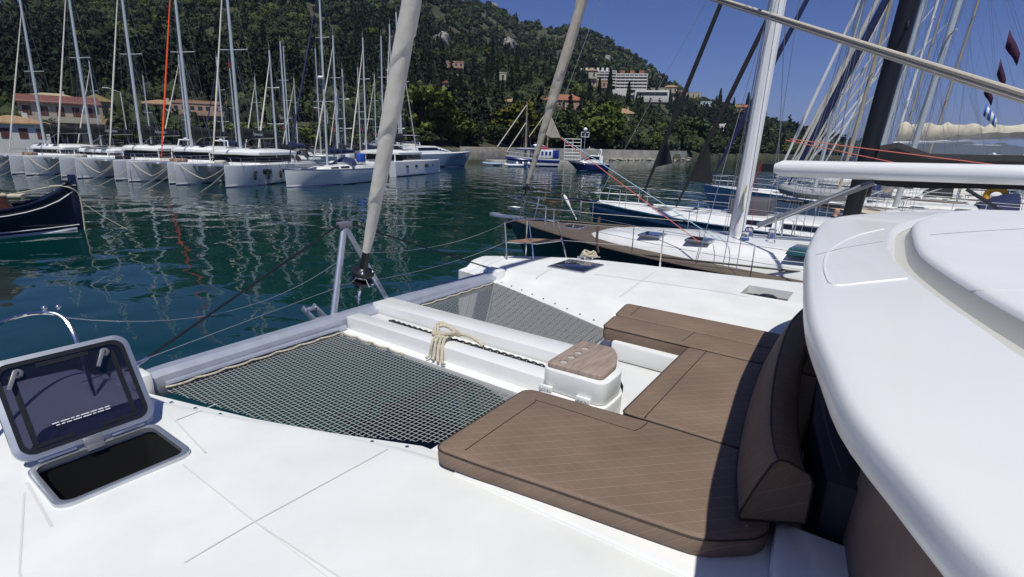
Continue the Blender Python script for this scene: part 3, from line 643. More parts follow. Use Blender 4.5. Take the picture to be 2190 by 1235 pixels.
tko = tk.build('teak_lid', pm('weathered_teak', (.34, .26, .21), .7, var=.28, vscale=5, stretch=(1, 9, 1), bump=.2, bscale=30), wc, bevel=.006)
for x in (3.40, 3.52, 3.64, 3.76):
    c_ = MB().lathe([(.036, 0), (.036, .09)], (x, 1.86, 2.09), 16).build('cutter', gel); c_ = c_; subtract(tko, c_)
    MB().lathe([(.034, .0), (.034, -.05), (.001, -.05)], (x, 1.86, 2.14), 16).build('cup_holder', pm('cup_grey', (.45, .44, .42), .5), wc)
for x, y in ((3.255, 1.93), (3.255, 1.60)):
    hn = MB().box((x, y, 1.955), (.03, .12, .05)).build('console_hinge', gel, wc, bevel=.008)
    MB().ball((x-.017, y-.03, 1.955), .006).ball((x-.017, y, 1.955), .006).ball((x-.017, y+.03, 1.955), .006).build('screw', steel, hn)
# roof of the coachroof
XC = 4.0
T0 = [(-3.65, -4.5), (-3.6, -1.5), (-3.5, -.8), (-3.3, -.42), (-3.05, -.22), (-2.85, -.12), (-2.6, -.01), (-2.3, .065), (-1.8, .17), (-1.0, .275), (-.4, .345), (0, .375), (.55, .405), (1.1, .425), (1.6, .40), (2.0, .31), (2.5, .12), (2.85, -.05), (3.2, -.32), (3.5, -.75), (3.6, -1.5), (3.65, -4.5)]
def sym(T): return [(-u, y) for u, y in T[:0:-1]]+T
T1 = sym([(0, -.06), (.6, -.07), (1., -.12), (1.5, -.22), (1.9, -.32), (2.15, -.385), (2.5, -.52), (2.8, -.8), (2.95, -1.3), (3.0, -4.5)])
T2 = sym([(0, -.17), (.6, -.18), (1., -.23), (1.5, -.335), (1.9, -.445), (2.15, -.53), (2.45, -.72), (2.65, -1.), (2.75, -1.5), (2.8, -4.5)])
FR = np.concatenate([np.linspace(0, .55, 46), np.linspace(.57, 1, 12)])
def full(T, inset=0):
    S = spline([(u, y, 0) for u, y in T], 8); k0 = min(range(len(S)), key=lambda i: abs(S[i].x)); P = []
    for part in (S[:k0+1][::-1], S[k0:]):
        L = [0]
        for i in range(1, len(part)): L.append(L[-1]+(part[i]-part[i-1]).length)
        h_ = [(float(np.interp(f*L[-1], L, [q.x for q in part])), float(np.interp(f*L[-1], L, [q.y for q in part]))) for f in FR]
        P = h_[::-1] if not P else P+h_[1:]
    if inset:
        Q = []
        for i, p in enumerate(P):
            a = Vector(P[max(i-1, 0)]); b_ = Vector(P[min(i+1, len(P)-1)]); t = (b_-a).normalized(); Q.append((p[0]+t.y*inset, p[1]-t.x*inset))
        P = Q
    return P
def crown(u, y): return .045-.012*(u/3.5)**2
rr_ = []
for ins, z, TT_ in ((.10, 3.065, T0), (.02, 3.07, T0), (.004, 3.085, T0), (0, 3.11, T0), (.003, 3.15, T0), (.012, 3.168, T0), (.028, 3.177, T0), (.07, 3.183, T0), (.18, 3.193, T0), (-.015, 3.235, T1), (0, 3.238, T1), (.012, 3.230, T1), (.035, 3.195, T1)):
    rr_.append([(XC+u, y, z+crown(u, y)) for u, y in full(TT_, ins)])
rf = MB(); rf.loft(rr_, False); roof = rf.build('coachroof', roofm, cat, smooth=45)
r2 = []
for ins, z in ((-.0, 3.262), (.006, 3.278), (.02, 3.287), (.05, 3.293)):
    r2.append([(XC+u, y, z+crown(u, y)) for u, y in full(T2, ins)])
P5 = full(T2, .05); r2.append([(XC+u*.6, y-.5*(1-abs(u)/3.2), 3.345) for u, y in P5]); r2.append([(XC+u*.2, y*0-2.2+.0*u if y > -2.2 else y, 3.35) for u, y in P5])
MB().loft(r2, False).build('roof_panel', pm('panel_gelcoat', (.80, .80, .79), .4, var=.03, vscale=2, bump=.05, bscale=200), roof, smooth=45)
MB().loft([[(XC+u, y, 3.192+crown(u, y)) for u, y in full(T1, .02)], [(XC+u, y, 3.192+crown(u, y)) for u, y in full(T2, -.045)], [(XC+u, y, 3.20+crown(u, y)) for u, y in full(T2, -.025)], [(XC+u, y, 3.263+crown(u, y)) for u, y in full(T2, -.001)]], False).build('roof_gutter', pm('shaded_gelcoat', (.55, .54, .50), .5), roof)  # panel side wall and gutter in darker beige: the wall's shade is painted in
# raised outline on the roof's starboard shoulder
from mathutils.bvhtree import BVHTree
panel = [c for c in roof.children if c.name.startswith('roof_panel')][0]
def drape(px, o):                          # points of the roof surface along a line seen in the photograph
    t_ = BVHTree.FromPolygons([v.co[:] for v in o.data.vertices], [tuple(f.vertices) for f in o.data.polygons]); out_ = []
    for x, y in px:
        h_ = t_.ray_cast(Vector(C), Vector(ray(x, y)))
        if h_[0] is not None: out_.append(tuple(h_[0]))
    return out_
def dense(P, n=7): return [lerp(P[i], P[i+1], j/n) for i in range(len(P)-1) for j in range(n)]+[P[-1]]
rp_ = drape([(q.x, q.y) for q in spline([(x, y, 0) for x, y in ((1890, 490), (1830, 505), (1778, 532), (1763, 560), (1766, 590), (1785, 610), (1860, 604), (1940, 596))], 8)], roof)
MB().tube(rp_, .006, 6).build('roof_ridge', roofm, roof)
MB().tube(drape(dense([(1745, 546), (1800, 532), (1888, 517)]), roof), .0035, 5).build('roof_seam', pm('seam_dark', (.25, .26, .28), .6), roof)
MB().tube(drape(dense([(1990, 503), (2080, 496), (2189, 490)]), panel), .0035, 5).build('roof_seam', pm('seam_dark', (.25, .26, .28), .6), roof)
MB().tube(drape(dense([(2060, 622), (2120, 621), (2189, 620)]), panel), .002, 5).build('roof_seam', seamm, roof)
# cabin front under the roof
cw = [[(XC+u, y, z) for u, y in full(T0, .36+k)] for z, k in ((1.88, .0), (2.35, .03), (3.08, .16))]
cb = MB(); cb.loft(cw, False); cb.build('cabin_front', pm('cabin_mesh_cover', (.018, .018, .028), .7), cat, smooth=50)
scr = [[(XC+u, y, z) for u, y in full(T0, .345+k)][14:44] for z, k in ((1.99, .0), (2.5, .03), (3.06, .145))]
MB().loft(scr, False).build('window_cover', pm('brown_cover', (.22, .15, .12), .8, var=.2, vscale=3), cat, smooth=50)

MB().prism([(2.68, .0), (3.3, .13), (4.0, .18), (5.4, .14), (5.4, -.6), (2.68, -.6)][::-1], 1.74, 2.28).build('dark_gap_block', MATS['cabin_mesh_cover'], cat, bevel=.02)  # added black block, keeps the gap between backrest and cabin in painted shade
# ---------------------------------------------------------------- loose things on the deck
def cushion(name, label, outline, z0, z1, r=.06, ridge=None, seamz=.55):
    kk = 1.745/1.70; outline = [(x*kk, y*kk) for x, y in outline]; ridge = [[(x*kk, y*kk) for x, y in q] for q in ridge] if ridge else None
    o = empty(name, label, 'cushion', (outline[0][0], outline[0][1], z0)); ox, oy = outline[0]
    P = rp(outline, r, 5)
    area = sum(P[i][0]*P[(i+1) % len(P)][1]-P[(i+1) % len(P)][0]*P[i][1] for i in range(len(P)))
    if area < 0: P = P[::-1]
    def inset(P, d):
        Q = []; k = len(P)
        for i in range(k):
            a, b_ = Vector(P[i-1]), Vector(P[(i+1) % k]); t = (b_-a).normalized(); Q.append((P[i][0]-t.y*d, P[i][1]+t.x*d))
        return Q
    h_ = z1-z0; m = MB(); rings = []
    for d, z in ((.012, z0), (0, z0+h_*.15), (-.003, z0+h_*.5), (0, z1-.022), (.005, z1-.012), (.016, z1-.003), (.03, z1)):
        rings.append([(x, y, z) for x, y in inset(P, d)])
    m.loft(rings, True, True); c = m.build('cover', quilt, o, smooth=50); c.matrix_parent_inverse = Matrix.Translation(-Vector(o.location))
    if True:
        pp = [(x, y, z1-.016) for x, y in inset(P, -.001)]; pp.append(pp[0]); pp.append(pp[1])
        p_ = MB().tube(pp, .0045, 5).build('piping', piping, o); p_.matrix_parent_inverse = Matrix.Translation(-Vector(o.location))
    if ridge:
        for line in ridge:
            g = MB(); L = [Vector((x, y, 0)) for x, y in line]; lft, mid, rgt = [], [], []
            S = spline([(p.x, p.y, 0) for p in L], 6)
            g.tube([(p.x, p.y, z1-.0015) for p in S], .0045, 5)
            q = g.build('stitched_seam', piping, o); q.matrix_parent_inverse = Matrix.Translation(-Vector(o.location))
    return o
zc = 1.935; zt = 2.055
def B(px, py): return A(px, py, zt)
cushion('sun_pad', 'large brown quilted pad on the near side, its front edge against the near net', [(1.95, 1.90), (2.93, 1.90), (3.02, .95), (3.05, .18), (2.34, .18), (2.15, .40), (2.10, .75), (2.04, 1.2), (1.98, 1.6)], zc, zt, .09, [[(2.03, 1.72), (2.72, 1.72), (2.80, 1.68), (2.83, 1.1), (2.86, 1.02), (2.98, 1.0)]])
cushion('sun_pad', 'middle brown quilted pad aft of the open white well, between two larger pads', [(3.03, 1.20), (4.50, 1.22), (4.50, .14), (3.07, .17)], zc, zt, .05, [[(3.04, 1.04), (4.49, 1.05)]])
cushion('sun_pad', 'narrow inner strip of the brown pads on the far side, with a thick front edge', [(4.53, 2.07), (4.93, 2.12), (4.93, .16), (4.53, .16)], zc-.03, zt, .06, [[(4.60, 1.30), (4.92, 1.28)]])
cushion('sun_pad', 'outermost brown pad on the far side, lying against the white deck', [(4.95, 2.13), (5.42, 2.20), (5.42, .14), (4.95, .16)], zc-.03, zt, .07, [[(5.02, 1.98), (5.40, 2.02)]])
# backrest bolster: curved along the cabin front
def bolster():
    o = empty('backrest_bolster', 'long wedge-shaped brown quilted backrest shaded under the roof edge', 'backrest', (2.3, .2, 2.1)); ti = Matrix.Translation(-Vector(o.location))
    P = [(p.x, p.y) for p in spline([(2.44, .31, 0), (2.85, .41, 0), (3.4, .49, 0), (4.0, .55, 0), (4.7, .59, 0), (5.3, .57, 0), (5.95, .50, 0)], 8)]; rings = []
    for i, (x, y) in enumerate(P):
        a = Vector(P[max(i-1, 0)]); b_ = Vector(P[min(i+1, len(P)-1)]); t = (b_-a).normalized(); nx, ny = t.y, -t.x
        def q(d, z): return (x+nx*d+d*.35*max(0, 1-i/3), y+ny*d, z)
        e = min(1, i/5)
        rings.append([q(.0, 2.062), q(-.012, 2.09), q(.04, 2.25), q(.09, 2.375), q(.115, 2.40), q(.15, 2.395), q(.25, 2.33), q(.27, 2.28), q(.27, 2.062)])
    m = MB(); m.loft(rings, True, True); c = m.build('cover', quilt, o, smooth=40); c.matrix_parent_inverse = ti
    for k in (1, 4, 7):
        p = MB().tube([r[k] for r in rings], .006, 5).build('piping', piping, o); p.matrix_parent_inverse = ti
    p = MB().tube(rings[0]+[rings[0][0]], .006, 5).build('piping', piping, o); p.matrix_parent_inverse = ti
    z_ = MB().tube([Vector(rings[0][0])+Vector((-.02, -.03, -.01)), Vector(rings[0][0])+Vector((-.03, -.10, -.02))], .005, 5).build('zip', steel, o); z_.matrix_parent_inverse = ti
bolster()
# chain in the trough
def chain():
    o = empty('anchor_chain', 'dark anchor chain lying in the white trough between the nets', 'chain', (3.74, 3.2, 1.86)); n = 0; m = MB(); ti = Matrix.Translation(-Vector(o.location))
    y = 4.25
    while y > 2.03:
        x = 3.745+.012*math.sin(y*3); z = 1.872
        flat = n % 2 == 0; L = []
        for j in range(9):
            a = 2*math.pi*j/8; dx = .019*math.cos(a); dy = .034*math.sin(a)
            L.append((x+dx, y+dy, z) if flat else (x, y+dy, z+dx))
        m.tube(L, .0075, 5); y -= .042; n += 1
    c = m.build('chain_links', pm('dark_galvanised', (.05, .045, .05), .5, .5), o); c.matrix_parent_inverse = ti
    tag(c, kind='stuff')
chain()
def knot():
    o = MB(); rr = random.Random(4); c = Vector((3.62, 3.32, 1.97))
    for k in range(3):
        L = []
        for j in range(26):
            a = 2*math.pi*j/25; L.append(c+Vector((.10*math.cos(a+k)*1.0+.02*rr.random(), .15*math.sin(a*(1 if k else 1)+k*1.3), .025+.022*math.sin(2*a+k*2)+.012*k)))
        o.tube(L, .017, 8)
    for k in range(4):
        a0 = Vector((3.56+.02*k, 3.30-.03*k, 1.99)); o.tube(spline([a0, a0+Vector((-.12, .0, .005)), a0+Vector((-.19, -.03, -.03)), a0+Vector((-.22-.03*k, -.03-.03*k, -.13)), a0+Vector((-.26-.02*k, -.02-.05*k, -.155))], 5), .014, 7)
    o.tube(spline([(3.70, 3.2, 1.98), (3.76, 3.1, 1.95), (3.75, 2.95, 1.9)], 6), .016, 7)
    tag(o.build('bridle_rope', ropem), 'cream rope knotted over the white beam between the nets, end hanging', 'rope')
knot()
def cleat_rope():
    o = MB(); c = Vector((7.965, 3.99, 1.985))
    for k in range(4):
        L = []
        for j in range(21):
            a = 2*math.pi*j/20; L.append(c+Vector((.11*math.cos(a), -.11*math.cos(a), 0))*(.9-.12*k)+Vector((.05*math.sin(a)*(1 if k % 2 else .6), .05*math.sin(a), .012+.02*k+.02*math.sin(a*2+k))))
        o.tube(L, .016, 7)
    tag(o.build('mooring_rope', ropem), 'cream mooring rope wound on the steel cleat by the far bow', 'rope')
cleat_rope()
def overhead():
    a = C+ray(1500, -8)*15; b_ = C+ray(2300, 252)*7.5; a2 = C+ray(1440, -30)*15.5; 
    m = MB()
    for dz in (0, .066): m.tube([tuple(a2+[0, 0, dz]), tuple(a+[0, 0, dz]), tuple(b_+[0, 0, dz])], .031, 8)
    tag(m.build('overhead_rope', pm('cream_line', (.62, .55, .44), .8, var=.2, vscale=60, bump=.5, bscale=120)), 'pair of cream ropes stretched diagonally across the sky above the roof', 'rope')
overhead()
# ================================================================ boat builders (local frame: bow +Y, waterline z = 0)
def hull_mesh(L, B, fb, rise=.2, rake=.6, rpow=2, n=18, stern=.8, full_=2.2, draft=.45, plumb=False, cx=0.):
    rows = [1.0, .93, .86, .5, .16, .05, -.04, -.35, -1.]
    rings = []; sheer = []
    for i in range(n+1):
        t = i/n; w = B/2*(1-max(0, (t-.45)/.55)**full_)*(1-(1-stern)*max(0, (.45-t)/.45)**1.6); w = max(w, .015)
        zs = fb*(1+rise*t**rpow); y0 = -L/2+L*t; ring = []
        for s in (-1, 1):
            part = []
            for k in rows:
                if k >= 0:
                    z = zs*k; ww = w*(1-.10*(1-k)**2-(.35*(1-k)**1.2 if t > .6 else .06*(1-k))*min(1, max(0, (t-.5)*2)+.3)); ww = max(ww, .012)
                else: z = draft*k; ww = max(w*(.84+.55*k*(-k > .3)), .01) if k > -1 else .008
                y = y0-(1-k if k > 0 else 1)*rake*t**5+(1-max(k, 0))*.25*max(0, 1-t*6)
                part.append((cx+s*ww, y, z))
            ring += part if s == -1 else part[::-1]
        rings.append(ring); sheer.append((w, y0, zs))
    return rings, sheer
def hull_obj(parent, L, B, fb, mats, name='hull', cx=0., **k):
    rings, sheer = hull_mesh(L, B, fb, cx=cx, **k); m = MB()
    ids = [0, 1, 0, 0, 0, 2, 2, 2]; ids = ids+[2]+ids[::-1]
    m.loft(rings, False, mids=ids); m.mi = 0
    m.f.append(list(range(len(rings[0])))); m.m.append(0); m.f.append([(len(rings)-1)*len(rings[0])+j for j in range(len(rings[0]))]); m.m.append(0)
    return m.build(name, mats, parent, smooth=40), sheer
def deck_obj(parent, sheer, mat, dz=-.03, name='deck', cx=0., camber=.05):
    m = MB(); m.loft([[(cx+u*max(w-.02, .01), y, z+dz+camber*(1-abs(u))) for u in (-1, -.5, 0, .5, 1)] for w, y, z in sheer], False); return m.build(name, mat, parent, smooth=50)
def shz(sheer, y): return np.interp(y, [s[1] for s in sheer], [s[2] for s in sheer])
def shw(sheer, y): return np.interp(y, [s[1] for s in sheer], [s[0] for s in sheer])
def rail_obj(parent, sheer, mat, r=.03, name='toe_rail'):
    m = MB()
    for s in (-1, 1): m.tube([(s*(w-.01), y, z+.02) for w, y, z in sheer], r, 6)
    m.tube([(-sheer[0][0], sheer[0][1], sheer[0][2]+.02), (sheer[0][0], sheer[0][1], sheer[0][2]+.02)], r, 6)
    return m.build(name, mat, parent)
def cabin_obj(parent, sheer, y0, y1, w0, w1, h, mat, win=True, name='coachroof', hf=None):
    m = MB(); rings = []; hf = hf if hf is not None else h*.45
    N = 12
    for i in range(N+1):
        t = i/N; y = y0+(y1-y0)*t; w = w0+(w1-w0)*t; z = shz(sheer, y)-.02
        hh = h+(hf-h)*t
        e = 1-max(0, (t-.8)/.2)**2*.999; hh = hh*e+.005; ww = w*(1-.5*max(0, (t-.8)/.2)**2)
        rings.append([(-ww, y, z), (-ww*.96, y, z+hh*.55), (-ww*.86, y, z+hh*.9), (-ww*.5, y, z+hh*1.04), (0, y, z+hh*1.1), (ww*.5, y, z+hh*1.04), (ww*.86, y, z+hh*.9), (ww*.96, y, z+hh*.55), (ww, y, z)])
    m.loft(rings, False); m.f.append(list(range(9))); m.m.append(0)
    c = m.build(name, mat, parent, smooth=50)
    if win:
        for s in (-1, 1):
            for a, b_ in ((.08, .36), (.42, .66)):
                g = MB(); r = []
                for t in np.linspace(a, b_, 6):
                    y = y0+(y1-y0)*t; w = w0+(w1-w0)*t; z = shz(sheer, y)-.02; hh = h+(hf-h)*t
                    r.append([(s*(w*.985+.012), y, z+hh*.24), (s*(w*.965+.012), y, z+hh*.5), (s*(w*.91+.012), y, z+hh*.74)])
                g.loft(r, False); g.build('window', glass, c)
    return c
def tri_rig(parent, foot, H, r, mast_mat, rake=.03, spreaders=2, sw=.9, bowp=None, sternp=None, chain_w=1.5, genoa=None, gr=.07, boom=None, cover=None, coverh=.35, boomz=1.0, boom_r=.07, bm=None, txt=None, gtop=.93, wr=.006, boom_mat=None, flag=None, radar=None, cunning=0):
    fx, fy, fz = foot
    def mp(z): return Vector((fx, fy-rake*z, fz+z))
    m = MB(); m.tube([mp(0), mp(H*.5), mp(H)], [r, r, r*.75], 10); m.tube([mp(H), mp(H)+Vector((0, 0, .7))], .012, 5)
    mast = m.build('mast', mast_mat, parent)
    sp_t = []
    for k in range(spreaders):
        f = (k+1)/(spreaders+1)*.98+.02; z = H*f; ws = sw*(1-.22*k)
        m = MB(); m.tube([mp(z)+Vector((-ws, -.15, .05)), mp(z), mp(z)+Vector((ws, -.15, .05))], r*.28+.006, 6); m.build('spreader', mast_mat, mast); sp_t.append((z, ws))
    m = MB()
    for s in (-1, 1):
        pts = [Vector((fx+s*chain_w, fy-.25, fz-.25))]+[mp(z)+Vector((s*ws, -.15, .05)) for z, ws in sp_t]+[mp(H*.97)]; m.tube(pts, wr, 4)
        if sp_t: m.tube([Vector((fx+s*chain_w, fy-.5, fz-.25)), mp(sp_t[0][0])], wr, 4); m.tube([Vector((fx+s*chain_w*.9, fy+.3, fz-.25)), mp(sp_t[0][0])], wr, 4)
        if len(sp_t) > 1: m.tube([mp(sp_t[0][0])+Vector((s*sp_t[0][1], -.15, .05)), mp(sp_t[1][0])], wr, 4)
    if sternp is not None: m.tube([mp(H), sternp], wr, 4)
    for q in range(3): m.tube([mp(H*(.95-.2*q))+Vector((.05+.1*q, .1, 0)), Vector((fx+.12+.2*q, fy+.2+.1*q, fz))], wr*.8, 4)
    if bowp is not None and not genoa: m.tube([mp(H*gtop), bowp], wr, 4)
    m.build('rigging', wirem, parent)
    if genoa and bowp is not None:
        b_ = Vector(bowp); t_ = mp(H*gtop); n = 24
        g = MB(); P = [b_.lerp(t_, .05+.93*i/n) for i in range(n+1)]; g.tube(P, [gr*(.55+.6*min(1, i/4))*(1-.65*(i/n)**2) for i in range(n+1)], 8); g.tube([b_, b_.lerp(t_, .06)], .02, 6); g.lathe([(.001, -.04), (.09, -.04), (.09, .04), (.001, .04)], tuple(b_.lerp(t_, .03)), 10)
        g.build('furled_genoa', genoa, parent)
    if boom:
        g0 = mp(boomz)+Vector((0, -r, 0)); g1 = g0+Vector((0, -boom, .12)); bo = MB().tube([g0, g1], boom_r, 10, ).build('boom', boom_mat or mast_mat, parent)
        MB().tube([mp(.2)+Vector((0, -r, 0)), g0.lerp(g1, .3)], boom_r*.35, 6).build('kicker', mast_mat, parent)
        if cover:
            n = 14; rg = []
            for i in range(n+1):
                t = i/n; p = g0.lerp(g1, .0+.97*t); hh = coverh*(1.15-.65*t)*(1+.06*math.sin(i*2.3)); ww = hh*.34+.05
                rg.append([p+Vector((ww*math.sin(a)*(1 if math.cos(a) < 0 else .9), 0, hh*.42-hh*.55*math.cos(a)+.02)) for a in np.linspace(0, 2*math.pi, 13)[:-1]])
            cv = MB().loft(rg, True, True).build('sail_cover', cover, parent, smooth=40)
            l = MB()
            for t in (.25, .5, .8):
                for s in (-1, 1): l.tube([g0.lerp(g1, t)+Vector((s*.12, 0, coverh*.5)), mp(H*.55)+Vector((s*.3, 0, 0))], wr*.7, 3)
            l.build('lazy_jack', wirem, parent)
            if txt:
                p = g0.lerp(g1, .42); hh = coverh*.9
                for s in (-1, 1):
                    M = frame(p+Vector((s*(hh*.36+.045), 0, hh*.42)), (0, s, 0), (0, 0, 1)); text_obj(txt, hh*.5, M, whitep, cv)
    if flag is not None:
        p = mp(sp_t[0][0])+Vector((flag[1]*.6, -.15, -.9)); MB().add([p, p+Vector((.05, -.55, -.10)), p+Vector((.05, -.55, -.52)), p+Vector((0, 0, -.42)), p+Vector((.03, 0, -.42)), p+Vector((.08, -.55, -.52)), p+Vector((.08, -.55, -.10)), p+Vector((.03, 0, 0))], [(0, 1, 2, 3), (4, 5, 6, 7), (0, 7, 6, 1), (1, 6, 5, 2), (2, 5, 4, 3), (3, 4, 7, 0)]).build('flag', flag[0], parent, smooth=0)
    if radar: MB().lathe([(.001, 0), (.25, .02), (.27, .1), (.2, .2), (.001, .22)], tuple(mp(radar)+Vector((0, .35, 0))), 12).tube([mp(radar), mp(radar)+Vector((0, .35, 0))], .03, 6).build('radar_dome', whitep, mast)
    return mast, mp
def rails(parent, sheer, L, h=.6, n=5, r=.012, pul=True, near=True):
    inset = .06; ysn = np.linspace(-L*.42, L*.36, n)
    for y in ysn:
        for s in (-1, 1):
            w = shw(sheer, y)-inset; z = shz(sheer, y); MB().tube([(s*w, y, z), (s*w, y, z+h)], r, 6).build('stanchion', steel, parent)
    yb = L/2-.15; w = shw(sheer, L*.38); zt_ = shz(sheer, L*.45)+h
    pts = [(-w+.05, L*.38, zt_), (-shw(sheer, L*.45), L*.45, zt_+.02), (0, yb+.15, zt_+.05), (shw(sheer, L*.45), L*.45, zt_+.02), (w-.05, L*.38, zt_)]
    m = MB().tube([(-w+.05, L*.38, zt_-h)]+[tuple(p) for p in spline(pts, 5)]+[(w-.05, L*.38, zt_-h)], r*1.2, 6)
    m.tube([tuple(Vector(p)-Vector((0, 0, h*.5))) for p in spline(pts, 5)], r, 6)
    for s in (-1, 1): m.tube([(s*shw(sheer, L*.455)*.9, L*.455, shz(sheer, L*.45)), (s*shw(sheer, L*.45), L*.45, zt_)], r, 6)
    m.build('pulpit', steel, parent)
    m = MB(); ws = shw(sheer, -L*.47)-.05
    P = [(-ws, -L*.42, shz(sheer, -L*.42)+h), (-ws, -L*.485, shz(sheer, -L*.48)+h), (ws, -L*.485, shz(sheer, -L*.48)+h), (ws, -L*.42, shz(sheer, -L*.42)+h)]
    m.tube(P, r*1.2, 6); m.tube([Vector(p)-Vector((0, 0, h*.5)) for p in P], r, 6)
    for p in P: m.tube([p, Vector(p)-Vector((0, 0, h))], r, 6)
    m.build('pushpit', steel, parent)
    for k in (1., .52):
        m = MB()
        for s in (-1, 1): m.tube([(s*(shw(sheer, y)-inset), y, shz(sheer, y)+h*k) for y in np.linspace(-L*.42, L*.38, 9)], .005, 4)
        m.build('lifeline', wirem, parent)
def fender(parent, x, y, z, mat): MB().lathe([(.01, .0), (.08, .06), (.11, .16), (.11, .5), (.08, .6), (.02, .66), (.01, .7)], (x, y, z), 10).tube([(x, y, z+.68), (x*.97, y, z+1.2)], .01, 4).build('fender', mat, parent)
def place_bow(bow, hd, L):                # centre of a boat whose bow is at bow, heading hd radians from +Y towards +X
    d = (math.sin(hd), math.cos(hd)); return (bow[0]-d[0]*L/2, bow[1]-d[1]*L/2, 0), -hd
def sloop(name, label, catg, bow, hd, L=12, B=3.8, fb=1.2, hullc=whitep, stripe=None, boot=None, deckm=nonskid, group='sailing yachts in the harbour', mast_y=.1, H=15, mr=.09, cabin=.45, win=True, cover=blackm, genoa=creamcloth, hood=blackm, rise=.2, rake=.8, mast_mat=mast_alloy, rl=True, spreaders=2, boom=None, txt=None, wr=.006, stern=.8, flag=None, radar=None, hatches=True, gr=.07, coverh=.5, boot_c=None, mrake=.03, rn=5, fend=None):
    loc, rz = place_bow(bow, hd, L); o = empty(name, label, catg, loc, rz, group)
    _, sheer = hull_obj(o, L, B, fb, [hullc, stripe or hullc, boot or navycloth], rise=rise, rake=rake, stern=stern)
    deck_obj(o, sheer, deckm); rail_obj(o, sheer, steel if deckm is nonskid else teak)
    cr = cabin_obj(o, sheer, -L*.12, L*.22, B*.31, B*.2, cabin, gel, win)
    if hatches:
        for y, w_ in ((L*.03, .5), (L*.13, .45), (L*.29, .55)):
            z = shz(sheer, y)+(cabin*(1-.55*(y+L*.12)/(L*.34))*1.08+.0 if y < L*.2 else .03)
            hh = MB().box((0, y, z+.02), (w_, w_, .05)).build('deck_hatch', alu, o, bevel=.01); MB().box((0, y, z+.052), (w_-.08, w_-.08, .015)).build('hatch_glass', glass, hh)
    MB().box((0, -L*.3, shz(sheer, -L*.3)+.12), (B*.62, L*.26, .3)).build('cockpit_coaming', gel, o, bevel=.08)
    MB().box((0, -L*.3, shz(sheer, -L*.3)+.275), (B*.36, L*.22, .02)).build('cockpit_sole', teak, o)
    w = MB(); w.tube([(.5*math.cos(a), -L*.38, fb+.85+.5*math.sin(a)) for a in np.linspace(0, 2*math.pi, 17)], .016, 6)
    for a in (0, 1.05, 2.1): w.tube([(.5*math.cos(a), -L*.38, fb+.85+.5*math.sin(a)), (-.5*math.cos(a), -L*.38, fb+.85-.5*math.sin(a))], .01, 4)
    w.build('steering_wheel', steel, o)
    my = L*mast_y; zf = shz(sheer, my)+cabin*.6
    if hood:
        rg = []
        for t in np.linspace(0, 1, 6):
            y = -L*.10-L*.09*t; hh = .15+.55*math.sin(t*1.5+.1); rg.append([(B*.30*math.cos(a), y, shz(sheer, y)+cabin*.8+hh*math.sin(a)) for a in np.linspace(0, math.pi, 9)])
        MB().loft(rg, False).build('sprayhood', hood, o, smooth=60)
    mast, mp = tri_rig(o, (0, my, zf), H, mr, mast_mat, mrake, spreaders, B*.24, (0, L*.47, fb*(1+rise)+.15), (0, -L*.48, fb+.1), B*.42, genoa, gr, boom or L*.34, cover, coverh, 1.0, .07, txt=txt, wr=wr, flag=flag, radar=radar)
    if rl: rails(o, sheer, L, n=rn)
    if fend:
        for y in (-L*.25, 0, L*.15):
            for s in (-1, 1): fender(o, s*(shw(sheer, y)+.08), y, .25, fend)
    return o, sheer, mp
